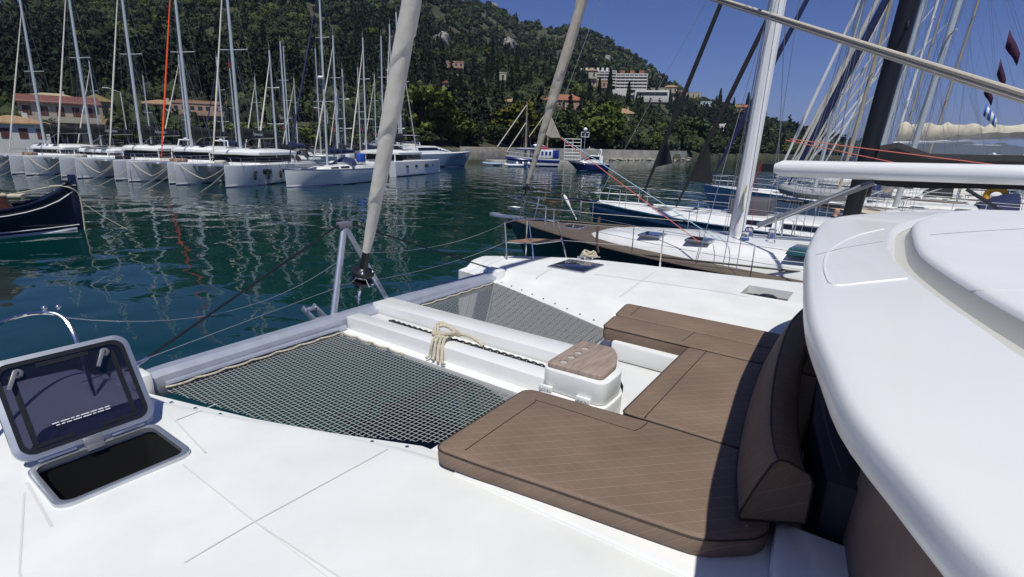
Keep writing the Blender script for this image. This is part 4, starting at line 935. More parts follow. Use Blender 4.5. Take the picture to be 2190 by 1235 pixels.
def catamaran(name, label, bow_mid, hd, L=10.5, S=4.4, group='white catamarans moored bows to the water', H=13.5, genoa=creamcloth, txt=None, shade=None, coverh=.85, flag=None, bimini=True, roof_h=2.75, radar=None, fend=False, letter=None, yr=.12, rv=0.):
    loc, rz = place_bow(bow_mid, hd, L); o = empty(name, label, 'catamaran', loc, rz, group); fb = 1.62
    for s in (-1, 1):
        h_, sheer = hull_obj(o, L, 1.25, fb, [whitep, whitep, navycloth], cx=s*S/2, rise=.02, rake=-.12, stern=.75, full_=4.2, draft=.3)
        deck_obj(o, sheer, nonskid, cx=s*S/2)
        for y, w_, hh in ((L*.24, .35, .2), (L*.10, 1.1, .40), (-L*.12, .6, .26), (-L*.3, .6, .26)):
            MB().box((s*(S/2+.615), y, fb*.66), (.03, w_, hh)).build('window', glass, h_, bevel=.01)
    MB().box((0, -L*.13, 1.12), (S-.7, L*.50, .72)).build('bridge_deck', whitep, o, bevel=.10)
    MB().box((0, L*.365, fb-.06), (S, .16, .18)).build('crossbeam', alu, o, bevel=.03)
    MB().box((0, L*.31, fb-.10), (S-1.0, L*.12, .02)).build('net', blackm, o)
    MB().box((0, L*.3, fb-.04), (.3, L*.2, .12)).build('longeron', whitep, o)
    rg = []
    def band(z, k, y1, y0=-L*.30): return [(x*k, y, z) for x, y in [(-S*.53, y0), (-S*.55, 0), (-S*.52, y1*.7), (-S*.36, y1*.95), (-S*.16, y1), (S*.16, y1), (S*.36, y1*.95), (S*.52, y1*.7), (S*.55, 0), (S*.53, y0)]]
    m = MB(); m.loft([band(1.5, 1., L*yr), band(1.76, .99, L*(yr-.01))], True); m.build('coaming', whitep, o, smooth=50)
    cb_ = MB(); cb_.loft([band(1.70, .985, L*(yr-.012)), band(2.36+rv, .965, L*(yr-.04))], True); wb = cb_.build('window_band', pm('cabin_glass', (.006, .007, .010), .3, spec=.25), o, smooth=50)
    for x, y in ((-S*.50, L*.06), (S*.50, L*.06), (-S*.52, -L*.10), (S*.52, -L*.10)): MB().box((x, y, 2.05+rv/2), (.07, .07, .6)).build('window_post', whitep, wb)
    rf_ = MB(); rf_.loft([band(2.34+rv, .97, L*(yr-.02), -L*.36), band(2.40+rv, 1.0, L*(yr-.005), -L*.38), band(2.58+rv, 1.0, L*(yr-.005), -L*.38), band(2.76+rv, .90, L*(yr-.035), -L*.34), [(x*.55, y*.6-.4, 2.88+rv) for x, y, z in band(0, 1, L*.09)]], True, True); rf_.build('roof', whitep, o, smooth=50)
    for x in (-S*.45, S*.45): MB().box((x, -L*.40, 2.0), (.1, .1, .9)).build('roof_post', whitep, o)
    hm_ = MB().box((S*.28, -L*.2, 3.35), (1.8, 1.6, .06)).build('helm_bimini', shade or blackm, o, bevel=.02) if bimini else None
    if bimini: MB().tube([(S*.28-.85, -L*.2, 2.7), (S*.28-.85, -L*.2, 3.34)], .02, 5).tube([(S*.28+.85, -L*.2, 2.7), (S*.28+.85, -L*.2, 3.34)], .02, 5).build('bimini_frame', steel, hm_)
    tri_rig(o, (0, L*.04, roof_h), H, .12, mast_alloy, .03, 1, S*.30, (0, L*.365, fb+.1), None, S*.5, genoa, .065, L*.42, blackm, coverh, .95, .08, txt=txt, flag=flag, radar=radar)
    for s in (-1, 1):
        for q in (-.28, -.12, .05, .22, .38):
            MB().tube([(s*(S/2+.5), L*q, fb), (s*(S/2+.5), L*q, fb+.6)], .012, 5).build('stanchion', steel, o)
        MB().tube([(s*(S/2+.5), L*q, fb+.58) for q in (-.28, .38)], .006, 4).tube([(s*(S/2+.5), L*q, fb+.32) for q in (-.28, .38)], .006, 4).build('lifeline', wirem, o)
        MB().tube([(s*(S/2+.45), L*.36, fb), (s*(S/2+.45), L*.38, fb+.6), (s*(S/2), L*.47, fb+.62), (s*(S/2-.45), L*.38, fb+.6), (s*(S/2-.45), L*.36, fb)], .014, 6).build('pulpit', steel, o)
    rr = random.Random(len(name)+int(abs(bow_mid[0]*10)))
    MB().tube(sag((-S/2, L*.47, fb+.05), (0, L*.47, .55), .12, 6)+sag((0, L*.47, .55), (S/2, L*.47, fb+.05), .12, 6), .03, 5).build('bow_bridle', ropem, o)
    for q in range(rr.randint(1, 3)): fender(o, -(S/2+.74), L*(-.05+.16*q), .45, (navycloth, whitep, blackm)[rr.randint(0, 2)])
    MB().box((rr.uniform(-1, 1), L*.2, fb+.12), (rr.uniform(.6, 1.4), .6, .3)).build('deck_cushion', (creamcloth, pm('tan_cushion', (.35, .22, .13), .8), blackm)[rr.randint(0, 2)], o, bevel=.06)
    MB().box((rr.uniform(-.8, .8), -L*.1, 2.92+rv), (1.0, .7, .06)).build('solar_panel', glass, o, bevel=.01)
    for x in (-S*.25, S*.25): MB().box((x, L*.02, 2.90+rv), (.55, .55, .05)).build('roof_hatch', glass, o, bevel=.01)
    if letter: text_obj(letter, .42, frame((-(S/2+.60), L*.33, 1.0), (0, -1, 0), (0, 0, 1)), pm('grey_lettering', (.12, .14, .17), .5), h0_ if False else o, ext=.02)
    if fend:
        for y in (L*.0, L*.2): fender(o, S/2+.72, y, .35, navycloth)
    return o
def mooring(pts, d, label, r=.014, mat=None): tag(MB().tube(sag(pts[0], pts[1], d, 12), r, 5).build('mooring_line', mat or ropem), label, 'rope', 'mooring lines of the boats')
def motor_yacht(name, label, bow, hd, L=12, B=3.8, fb=1.5, hullc=whitep, fly=False, group='motor yachts', top=whitep, dark=False, windows=True, arch=True, boot=navycloth):
    loc, rz = place_bow(bow, hd, L); o = empty(name, label, 'motor yacht', loc, rz, group)
    h_, sheer = hull_obj(o, L, B, fb, [hullc, whitep if not dark else hullc, boot], rise=.28, rake=1.6, stern=.95, full_=2.6)
    deck_obj(o, sheer, nonskid); rail_obj(o, sheer, steel, .02)
    for s in (-1, 1):
        for y in (L*.12, L*.22, L*.30): MB().ball((s*(shw(sheer, y)*.93), y, fb*.78), .13, 8, (.5, 1.5, 1)).build('porthole', glass, h_)
    y0, y1, w = -L*.32, L*.20, B*.40
    def ring(t, k): return None
    rg = []; n = 14
    for i in range(n+1):
        t = i/n; y = y0+(y1-y0)*t; z = shz(sheer, y)-.03; hh = 1.25*min(1, (1-t)/.45+.02)**.8 if t > .5 else 1.25; ww = w*(1-.35*max(0, (t-.6)/.4)**2)
        rg.append([(-ww, y, z), (-ww*.97, y, z+hh*.45), (-ww*.86, y, z+hh*.92), (-ww*.6, y, z+hh), (ww*.6, y, z+hh), (ww*.86, y, z+hh*.92), (ww*.97, y, z+hh*.45), (ww, y, z)])
    sm = MB(); sm.loft(rg, False); sm.f.append(list(range(8))); sm.m.append(0); sup = sm.build('superstructure', top, o, smooth=45)
    for s in (-1, 1):
        g = MB(); rr_ = []
        for i in range(2, n-1):
            a = rg[i][1 if s < 0 else 6]; b_ = rg[i][2 if s < 0 else 5]; rr_.append([(a[0]+s*.012, a[1], a[2]+.02), (b_[0]+s*.014, b_[1], b_[2]-.05)])
        g.loft(rr_, False); g.build('window', glass, sup)
    wsn = [[(p[0]*.93, p[1]+.012, p[2]+.018) for p in rg[i][2:6]] for i in range(n-6, n)]
    MB().loft(wsn, False).build('windscreen', glass, sup)
    if arch: MB().tube([(-w, y0+.5, fb+.6), (-w*.8, y0+.2, fb+2.0), (w*.8, y0+.2, fb+2.0), (w, y0+.5, fb+.6)], .09, 8).build('radar_arch', whitep, o); MB().lathe([(.001, 0), (.22, .02), (.22, .12), (.1, .2), (.001, .2)], (0, y0+.2, fb+2.05), 10).build('radar_dome', whitep, o)
    if fly:
        MB().prism([(-w*.85, y0+.4), (w*.85, y0+.4), (w*.8, y0+3.6), (-w*.8, y0+3.6)], fb+1.25, fb+1.75).build('flybridge', top, o, bevel=.12)
        MB().box((0, y0+1.6, fb+3.1), (w*1.7, 2.6, .07)).build('bimini', fly if fly is not True else whitep, o, bevel=.03)
        MB().tube([(-w*.7, y0+.8, fb+1.7), (-w*.7, y0+.8, fb+3.1)], .02, 5).tube([(w*.7, y0+.8, fb+1.7), (w*.7, y0+.8, fb+3.1)], .02, 5).tube([(-w*.7, y0+2.6, fb+1.7), (-w*.7, y0+2.6, fb+3.1)], .02, 5).tube([(w*.7, y0+2.6, fb+1.7), (w*.7, y0+2.6, fb+3.1)], .02, 5).build('bimini_frame', steel, o)
    P = [(-shw(sheer, y)*.93, y, shz(sheer, y)+.55) for y in np.linspace(L*.0, L*.44, 8)]+[(0, L*.49, fb*1.28+.58)]+[(shw(sheer, y)*.93, y, shz(sheer, y)+.55) for y in np.linspace(L*.44, L*.0, 8)]
    m = MB().tube(P, .014, 5)
    for p in P: m.tube([p, (p[0], p[1], p[2]-.56)], .01, 4)
    m.build('bow_rail', steel, o)
    return o

def H_(dx, dy): return math.atan2(dx, dy)
# ---------------------------------------------------------------- the row of charter catamarans, across the water on the left
hdc = H_(-.917, -.40)
row = [((379, 397), (485, 402), creamcloth, 'nearest white catamaran of the row, its long side and windows showing beside the white sloop', 'Athenian', True, None),
       ((281, 390), (361, 394), pm('orange_cloth', (.85, .09, .02), .7), 'white catamaran with a bright orange furled headsail', None, False, None),
       ((169, 383), (248, 386), creamcloth, 'white catamaran with cream furled headsail, left neighbour of the orange-sailed one', 'Athenian', False, 'D'),
       ((64, 376), (129, 379), creamcloth, 'white catamaran in the row behind the high stem of the dark wooden boat', 'Athenian', False, None),
       ((-38, 370), (22, 373), creamcloth, 'white catamaran cut by the left edge of the picture behind the wooden boat cabin', None, False, None)]
redflag = pm('red_flag', (.5, .02, .03), .8)
for (a, b_, g_, lab, tx, fd_, sh_), Hm in zip(row, (15.5, 15.5, 15.5, 15.2, 13)):
    p, q = at(*a, 0), at(*b_, 0); mid = (p+q)/2
    catamaran('catamaran', lab, (mid[0], mid[1]), hdc, 10.5, max(3.9, float(np.hypot(*(p-q)[:2]))), H=Hm, genoa=g_, txt=tx, flag=(redflag, 1) if fd_ else None, fend=fd_, letter='BALI' if a[0] == 64 else None, yr={379: .17, 281: .08, 169: .10, 64: .02}.get(a[0], .05), rv={379: 0, 281: .06, 169: .02, 64: -.35}.get(a[0], -.2), bimini=a[0] != 379)
    for s in (p, q):
        mooring(((s[0], s[1], 1.2), (s[0]-3.2, s[1]-2.2, -.1)), .15, 'pale mooring line from the %s bow of the %s into water' % ('left' if s is p else 'right', {379: 'nearest catamaran', 281: 'orange-sailed catamaran', 169: 'catamaran left of orange sail', 64: 'catamaran behind the stem'}.get(a[0], 'leftmost catamaran')))
# white sloop beside them
ob, oshe, _ = sloop('sailing_yacht', 'white sloop with navy furled headsail, bow to the left, moored beside the catamaran row', 'sailing yacht', tuple(at(612, 402, 0)[:2]), H_(-.957, -.29), 11.8, 3.7, 1.25, H=15.5, mast_y=.05, genoa=navycloth, cover=navycloth, hood=navycloth, stripe=None, rake=.1, rise=.12, radar=7.2, cabin=.4)
MB().ball((0, 3.4, 1.75), .3, 10, (1.6, 4.2, .9)).build('upturned_dinghy', pm('grey_pvc', (.3, .31, .33), .6), ob)
for k, (x, c_) in enumerate(((.7, whitep), (-.5, bluep))): MB().box((x, -3.8, 2.2), (.5, .9, .8)).build('cockpit_cloth', c_, ob, bevel=.1)
# catamaran with its bow to the right
pb, ps = at(940, 369, 0), at(838, 379, 0); d_ = (pb-ps)[:2]; Lg = float(np.hypot(*d_)); d_ = d_/Lg; nrm = np.array([-d_[1], d_[0]])
catamaran('catamaran', 'white catamaran with its bow to the right, left of the blue-grey motor yacht', tuple(pb[:2]+nrm*2.3), H_(*d_), Lg, 4.6, group=None, H=15, genoa=creamcloth, shade=whitep, flag=(redflag, 1), roof_h=2.8)
# jetty the row is moored to
qa = np.array([30.5, 47.5]); qb = np.array([23.5, 84]); qd = (qb-qa)/np.linalg.norm(qb-qa); qn = np.array([qd[1], -qd[0]])
def strip(a, b_, wd, z0, z1, name, mat, label, catg, bev=.05):
    a, b_ = np.array(a, float), np.array(b_, float); d = (b_-a)/np.linalg.norm(b_-a); n = np.array([-d[1], d[0]])*wd/2
    return tag(MB().prism([tuple(a+n), tuple(a-n), tuple(b_-n), tuple(b_+n)], z0, z1).build(name, mat, bevel=bev), label, catg)
strip(qa+qn*1.5, qb+qn*1.5, 3.5, -1, .75, 'jetty', conc, 'low concrete jetty behind the row of moored catamarans', 'jetty')
strip((37, 46.5), (42.5, 48.2), 2.2, -1, .6, 'jetty', conc, 'short wooden landing stage between the white sloop and the catamaran facing right', 'jetty')
# yachts on the far side of the jetty: their masts stand behind the row
bl = [((420, 352), 56, 'black furled sail cover', 0), ((470, 350), 70, '', 1), ((560, 352), 60, '', 2), ((620, 352), 66, '', 3), ((650, 352), 62, '', 4), ((700, 352), 72, '', 5), ((735, 350), 66, '', 6), ((330, 350), 78, '', 7), ((240, 348), 84, '', 8), ((770, 350), 80, '', 9)]
labs = ['grey-masted yacht behind the orange headsail, black sail cover', 'yacht with red courtesy flag moored behind the second catamaran roof', 'yacht moored behind the nearest catamaran, its mast rising over the white roof',
        'short-masted yacht behind the stern of the nearest catamaran', 'yacht whose mast stands just left of the navy furled headsail', 'yacht moored behind the white sloop, red flag under its spreader', 'yacht behind the sloop cockpit, raked mast with one pale stay',
        'yacht far behind the jetty, between the orange sail and the taverna', 'yacht moored before the arched taverna, blue and white flag', 'yacht behind the white canopy motor boats, left of the thick furled sail']
Hs = [10.5, 13.5, 13.0, 10.5, 13.5, 15.5, 16, 12, 12.5, 12]
grk = pm('flag_blue', (.05, .15, .5), .8)
for (pxy, D, _, i) in bl:
    d = azdir(pxy[0]); x, y = d[0]*D, d[1]*D
    sloop('sailing_yacht', labs[i], 'sailing yacht', (x+4, y-2), hdc+.15*(i % 3-1), 11, 3.5, 1.15, H=Hs[i], group='yachts moored behind the jetty', rl=False, hatches=False, win=False, cover=(blackm, navycloth, blackm)[i % 3], coverh=.8, genoa=(creamcloth, None, creamcloth, navycloth)[i % 4], flag=(redflag if i != 8 else grk, 1) if i in (1, 2, 4, 5, 8) else None, mr=.10, txt='Athenian' if i == 2 else None)
for i, (px, D, Hm, lab) in enumerate(((395, 92, 13, 'slim mast just right of the mast with the orange headsail, far row'), (440, 88, 11, 'short-masted yacht in front of the terraced building'), (500, 84, 15, 'yacht before the right end of the terraced building, bare forestay'), (530, 96, 12, 'far yacht with mast just left of the nearest catamaran mast'), (590, 86, 15.5, 'tall-masted yacht between the nearest catamaran and navy headsail'), (640, 98, 11, 'far small yacht behind the navy furled headsail'), (665, 80, 12.5, 'yacht moored just behind the radar-carrying sloop mast'), (715, 96, 13.5, 'far yacht right of the sloop, before the dark shore trees'), (290, 98, 12, 'far yacht left of the orange headsail before the villa'), (60, 96, 12, 'far yacht in front of the low white building, left shore'), (185, 100, 11, 'far yacht in front of the taverna arches'))):
    d = azdir(px)*D
    sloop('sailing_yacht', lab, 'sailing yacht', (d[0]+4, d[1]-2), hdc+.1*(i % 4-1.5), 10.5, 3.4, 1.1, H=Hm, group='yachts moored behind the jetty', rl=False, hatches=False, win=False, cover=(blackm, blackm, navycloth)[i % 3], coverh=.7, genoa=(None, creamcloth)[i % 2], mr=.09, flag=(redflag, 1) if i in (2, 4, 7) else None, spreaders=1+i % 2)
# motor yachts
motor_yacht('motor_yacht', 'blue-grey motor yacht with sharp raised bow to the right, by the stone wall', tuple(at(1003, 353, 0)[:2]-np.array([3, 3])), H_(.80, -.10), 17, 4.6, 1.9, hullc=pm('grey_blue_paint', (.16, .24, .33), .25, coat=.4), dark=True, arch=False)
p = at(868, 352, 0)
motor_yacht('motor_yacht', 'cream flybridge motor yacht with open screen, behind the catamaran facing right', tuple(azdir(850)*86), H_(-.8, -.5), 12, 3.8, 1.7, fly=whitep, top=pm('cream_paint', (.68, .66, .58), .35))
motor_yacht('motor_yacht', 'tall motor yacht with black canopy, farthest back behind the thick furled sail', tuple(azdir(775)*104), H_(-.9, -.3), 13, 4.2, 2.6, fly=blackm)
motor_yacht('motor_yacht', 'white motor boat with dark windscreen cover behind the orange-sailed catamaran', tuple(azdir(372)*72), H_(-.9, -.4), 9, 3.0, 1.3, fly=False)
motor_yacht('motor_yacht', 'small white motor boat with hoop windscreen, left of the orange-sailed catamaran mast', tuple(azdir(290)*76), H_(-.9, -.4), 9, 3.0, 1.3, fly=False)

# ---------------------------------------------------------------- dark wooden boat, left edge
def wooden_boat():
    bow = at(173, 491, 0)[:2]; st = at(-60, 506, 0)[:2]; d = bow-st; d /= np.linalg.norm(d); L = 9.0
    loc, rz = place_bow(tuple(bow), H_(*d), L); o = empty('fishing_boat', 'dark navy wooden fishing boat with white stripes and upright stem, left edge', 'fishing boat', loc, rz)
    nav = pm('navy_paint', (.006, .008, .03), .25, var=.2, vscale=2, coat=.5); wood_ = pm('red_brown_wood', (.10, .03, .02), .5, var=.3, vscale=5)
    rings, sheer = hull_mesh(L, 2.9, .90, rise=1.15, rake=.05, rpow=9, stern=.6, full_=2.6, draft=.5)
    m = MB(); ids = [1, 0, 0, 0, 0, 2, 0, 0]; m.loft(rings, False, mids=ids+[0]+ids[::-1]); m.build('hull', [nav, nav, whitep], o, smooth=45)
    s_ = MB()
    for s in (-1, 1): s_.tube([(s*(w*.985+.02), y, z*.80) for w, y, z in sheer], .022, 6)
    s_.build('rubbing_strake', whitep, o); s_ = MB()
    for s in (-1, 1): s_.tube([(s*(w*.80+.05), y-.02, .16+.10*(y/L)) for w, y, z in sheer[6:]], .02, 6)
    s_.build('boot_stripe', whitep, o)
    deck_obj(o, sheer, pm('worn_deck', (.28, .30, .30), .8, var=.4, vscale=3), dz=-.32); rail_obj(o, sheer, nav, .05, 'gunwale')
    MB().box((0, L/2+.02, 1.05), (.12, .26, 2.3)).build('stem_post', nav, o, bevel=.02); MB().box((0, L/2-.2, 1.93), (.5, .3, .06)).build('bow_cap', black, o)
    cbn = MB().prism([(-.75, -3.2), (.75, -3.2), (.6, 2.7), (-.6, 2.7)], .7, 2.6, [(-.7, -3.2), (.7, -3.2), (.5, 2.0), (-.5, 2.0)]).build('wheelhouse', wood_, o, bevel=.04)
    for s in (-1, 1): MB().box((s*.705, -.9, 1.85), (.06, .9, .4)).build('window', glass, cbn)
    MB().tube([(0, 2.2, 1.3), (0, .9, 3.0)], .035, 6).build('derrick', black, o)
    rr = random.Random(2)
    for k in range(2): MB().box((.35*(k*2-1)*.6, 2.75-.5*k, 1.42+.08*k), (.75, .5, .10), rz=.4*k-.2).build('folded_canvas', pm('canvas', (.55, .50, .38), .9, var=.2), o, bevel=.03)
    m = MB().tube(spline([(.1, L/2-.5, 1.75), (.25, L/2-.1, 1.7), (.16, L/2+.16, 1.35), (.14, L/2+.14, .3), (.14, L/2+.12, .0)], 6), .03, 6); m.build('anchor_rope', ropem, o)
    m = MB().tube(spline([(.6, L/2-1.7, 1.55), (.3, L/2-.7, 1.75), (0, L/2+.15, 1.78), (-.3, L/2-.7, 1.75)], 6), .022, 6); m.build('bow_rope', ropem, o)
    tag(MB().tube(sag((bow[0], bow[1], 1.3), (bow[0]+1.3, bow[1]-1.2, -.05), .08), .010, 5).build('mooring_line', ropem), 'thin pale mooring line falling from the wooden boat stem into the water', 'rope')
wooden_boat()

# ================================================================ neighbours on the right
navyh = pm('navy_topsides', (.004, .006, .022), .15, coat=.8)
blueh = pm('blue_topsides', (.012, .06, .11), .2, coat=.7); ltblue = pm('light_blue_topsides', (.16, .28, .42), .25, coat=.5)
def navy_sloop():
    L, Bm = 15.5, 4.7; xc = 12.15; bow = (xc, 8.75)
    o, sh, mp = sloop('sailing_yacht', 'navy sloop with weathered teak deck and white mast, alongside on the far side', 'sailing yacht', bow, 0, L, Bm, 1.5, navyh, deckm=teak, group=None, mast_y=.10, H=17, mr=.15, mast_mat=whitep, cover=None, genoa=None, hood=None, cabin=.30, rise=.18, rake=1.2, rl=True, hatches=False, boom=7.5, wr=.007, mrake=.035, rn=6, boot=navyh)
    # white boom at the height the photo shows
    for c in list(o.children):
        if c.name.startswith(('boom', 'kicker')): bpy.data.objects.remove(c)
    cy = bow[1]-L/2
    MB().tube([(0.05, 2.0-cy, 3.46), (.05, 1.85-cy, 3.46), (.05, -8-cy, 3.62)], [.09, .165, .165], 16).build('boom', whitep, o, smooth=60)
    MB().box((0.05, 2.12-cy, 3.46), (.1, .3, .16)).build('gooseneck', black, o)
    MB().tube([(0.05, 2.15-cy, 2.25), (.05, .25-cy, 3.28)], .06, 8).build('vang', pm('grey_vang', (.2, .2, .22), .4, .3), o); MB().tube([(-.1, 2.15-cy, 2.2), (-.1, .45-cy, 3.22)], .015, 6).tube([(.15, 2.15-cy, 2.2), (.15, .35-cy, 3.22)], .015, 6).build('vang_tackle', wirem, o)
    MB().tube([(-.25, -3.2-cy, 1.9), (-.1, -1.1-cy, 3.25)], .03, 8).build('boom_strut', black, o)
    # furled headsail, beige with a spiral edge
    b_ = np.array(atx(1121, 420, xc)); t_ = np.array(atx(1247, -5, xc)); b_ -= [xc, cy, 0]; t_ -= [xc, cy, 0]; dv = (t_-b_)/(t_[2]-b_[2])
    g = MB(); rg = []; n = 260
    for i in range(n+1):
        z = b_[2]+.35+(15.5-b_[2])*i/n; c = b_+dv*(z-b_[2]); q = Vector(dv).to_track_quat('Z', 'Y'); k = z-b_[2]-.35; r = min(.115, .045+.03*k)*(1-max(0, (z-8)/9)*.7); ring = []
        for j in range(12):
            a = 2*math.pi*j/12; ph = (a-z*(10 if k < 2.2 else 3)) % (2*math.pi); ring.append(Vector(c)+q@Vector((r*(1+.22*ph/6.28)*math.cos(a), r*(1+.22*ph/6.28)*math.sin(a), 0)))
        rg.append(ring)
    g.loft(rg, True, True); g.build('furled_genoa', pm('beige_cloth', (.50, .45, .37), .85, var=.15, vscale=5), o, smooth=30)
    p = Vector(b_+dv*2.35)
    clew = atx(1198, 295, xc)-np.array([xc, cy, 0]); up1 = Vector(b_+dv*(atx(1186, 240, xc)[2]-b_[2])); lo1 = Vector(b_+dv*(atx(1165, 285, xc)[2]-b_[2]))
    m = MB(); cl_ = Vector(clew); m.add([up1, lo1, cl_, up1+Vector((.03, 0, 0)), lo1+Vector((.03, 0, 0)), cl_+Vector((.03, 0, 0)), (lo1+cl_)/2+Vector((.0, 0, -.06)), (up1+cl_)/2+Vector((.04, 0, -.05))], [(0, 1, 6, 2), (3, 5, 6, 4), (0, 2, 7), (7, 5, 3), (0, 3, 4, 1), (1, 4, 6)])
    m.build('sail_clew', MATS['beige_cloth'], o)
    MB().tube([b_, b_+dv*.5], .022, 6).lathe([(.001, -.05), (.11, -.05), (.11, .05), (.001, .05)], tuple(b_+dv*.22), 14).build('furling_drum', black, o)
    # coachroof of a second, wider level with hatches and a side window
    cr = MB(); rg = []
    for y, w, hh in ((5.9, .25, .02), (5.6, .6, .12), (5., .85, .20), (3.5, 1.15, .30), (2, 1.35, .36), (0, 1.6, .44), (-3, 1.7, .52), (-4.5, 1.7, .5)):
        z = shz(sh, y-cy); rg.append([(-w-.12, y-cy, z-.03), (-w-.04, y-cy, z+hh*.5), (-w*.88, y-cy, z+hh*.92), (-w*.5, y-cy, z+hh*1.05), (0, y-cy, z+hh*1.1), (w*.5, y-cy, z+hh*1.05), (w*.88, y-cy, z+hh*.92), (w+.04, y-cy, z+hh*.5), (w+.12, y-cy, z-.03)])
    cr.loft(rg, False); cr.build('coachroof_top', gel, o, smooth=50)
    for (x, y, w_, l_) in ((-.75, 4.15, .55, .5), (-.95, 3.05, .5, .5), (0.1, 6.6, .5, .5)):
        z = shz(sh, y-cy)+np.interp(y, [-3, 0, 2, 3.5, 5, 5.9], [.55, .47, .39, .31, .2, .0])
        hh_ = MB().box((x, y-cy, z+.015), (w_, l_, .05)).build('deck_hatch', alu, o, bevel=.01); MB().box((x, y-cy, z+.046), (w_-.1, l_-.1, .014)).build('hatch_glass', glass, hh_)
    MB().prism([(-1.60, .2-cy), (-1.55, 1.35-cy), (-.85, 1.30-cy), (-.8, .1-cy)], 1.98, 2.10, [(-1.5, .2-cy), (-1.45, 1.3-cy), (-.9, 1.25-cy), (-.85, .15-cy)]).build('deck_window', pm('green_glass', (.02, .08, .09), .1, coat=1.), o, bevel=.02)
    # anchor roller, stanchion bag, winches, mast-foot gear
    MB().box((0, L/2-.05, 1.80), (.28, .9, .09)).box((0, L/2+.42, 1.82), (.16, .30, .12)).build('anchor_roller', alu, o, bevel=.02)
    MB().ball((.1, L/2-.1, 1.55), .14, 8, (1, 1.4, .8)).build('anchor', black, o)
    for x, y in ((.3, 2.35), (-.35, 2.3), (.4, 1.9)): MB().lathe([(.10, 0), (.09, .04), (.07, .10), (.085, .17), (.06, .19), (.001, .19)], (x, y-cy, 1.98), 14).build('winch', steel, o)
    MB().tube([(-.42, 1.7-cy, 1.9), (-.42, 1.75-cy, 2.5), (.42, 1.75-cy, 2.5), (.42, 1.7-cy, 1.9)], .018, 6).build('mast_guard', steel, o)
    (lambda a_, b_: MB().tube([a_, a_+(b_-a_)*.5], .016, 6).tube([a_+(b_-a_)*f for f in (.5, .58, .75, .92, 1.)], [.016, .035, .05, .045, .02], 8))(Vector(at(1233, 470, 1.78))-Vector((xc, cy, 0)), Vector(atx(1206, 417, at(1233, 470, 1.78)[0]))-Vector((xc, cy, 0))).build('deck_brush', whitep, o)
    m = MB()
    for k in (0, 3): m.tube([(0.05-.08*k, 2.28-cy+.1*k, 2.1), (-.02+.01*k, 2.24-cy, 3.6)], .004, 4)
    m.build('halyard', pm('red_line', (.45, .05, .06), .8), o)
    ck = MB()
    for k in range(7):
        ck.tube([(-.20+.10*math.cos(a)+.015*k, 2.45-cy+.05*k*0, 3.05-.30*(1-math.sin(a))*.9+.01*k) for a in np.linspace(0, 2*math.pi, 14)], .012, 5)
    ck.build('coiled_line', pm('green_cream_line', (.42, .45, .28), .9), o)
    mb = MB().tube([(-1.9, 3.9-cy, 1.66), (-1.5, .9-cy, 1.70)], .02, 5); mb.build('jib_track', black, o)
    MB().tube([(-2.05, .9-cy, 1.72), (-1.85, -.9-cy, 1.78)], .045, 6).tube([(-2.15, .85-cy, 1.70), (-2.0, -.8-cy, 1.73)], .02, 6).build('furled_awning_pole', black, o)
    for y in (4.9, ): MB().tube(spline([(-1.98, y-cy, 2.36), (-2.04, y-cy, 1.9), (-2.02, y-.05-cy, 1.6)], 4), .03, 6).build('hanging_fender_line', pm('brown_line', (.12, .08, .05), .9), o)
    # headsheets running from the clew down to the deck
    for dx, mt in ((0, pm('pink_line', (.65, .16, .12), .8)), (.10, pm('pale_blue_line', (.35, .55, .65), .8))):
        MB().tube([(cl_.x+dx, cl_.y, cl_.z), (-1.5+dx*6, 2.9-cy-dx*2, 2.0)], .010, 5).build('headsheet', mt, o)
    rl_ = MB().tube([tuple(atx(1690, 298, xc+.6)-np.array([xc, cy, 0])), tuple(atx(2200, 362, xc+.2)-np.array([xc, cy, 0]))], .009, 5).tube([tuple(atx(1680, 300, xc+.6)-np.array([xc, cy, 0])), tuple(atx(1960, 358, xc+.2)-np.array([xc, cy, 0]))], .008, 5); rl_.build('red_preventer', MATS['pink_line'], o)
    return o
navy_sloop()
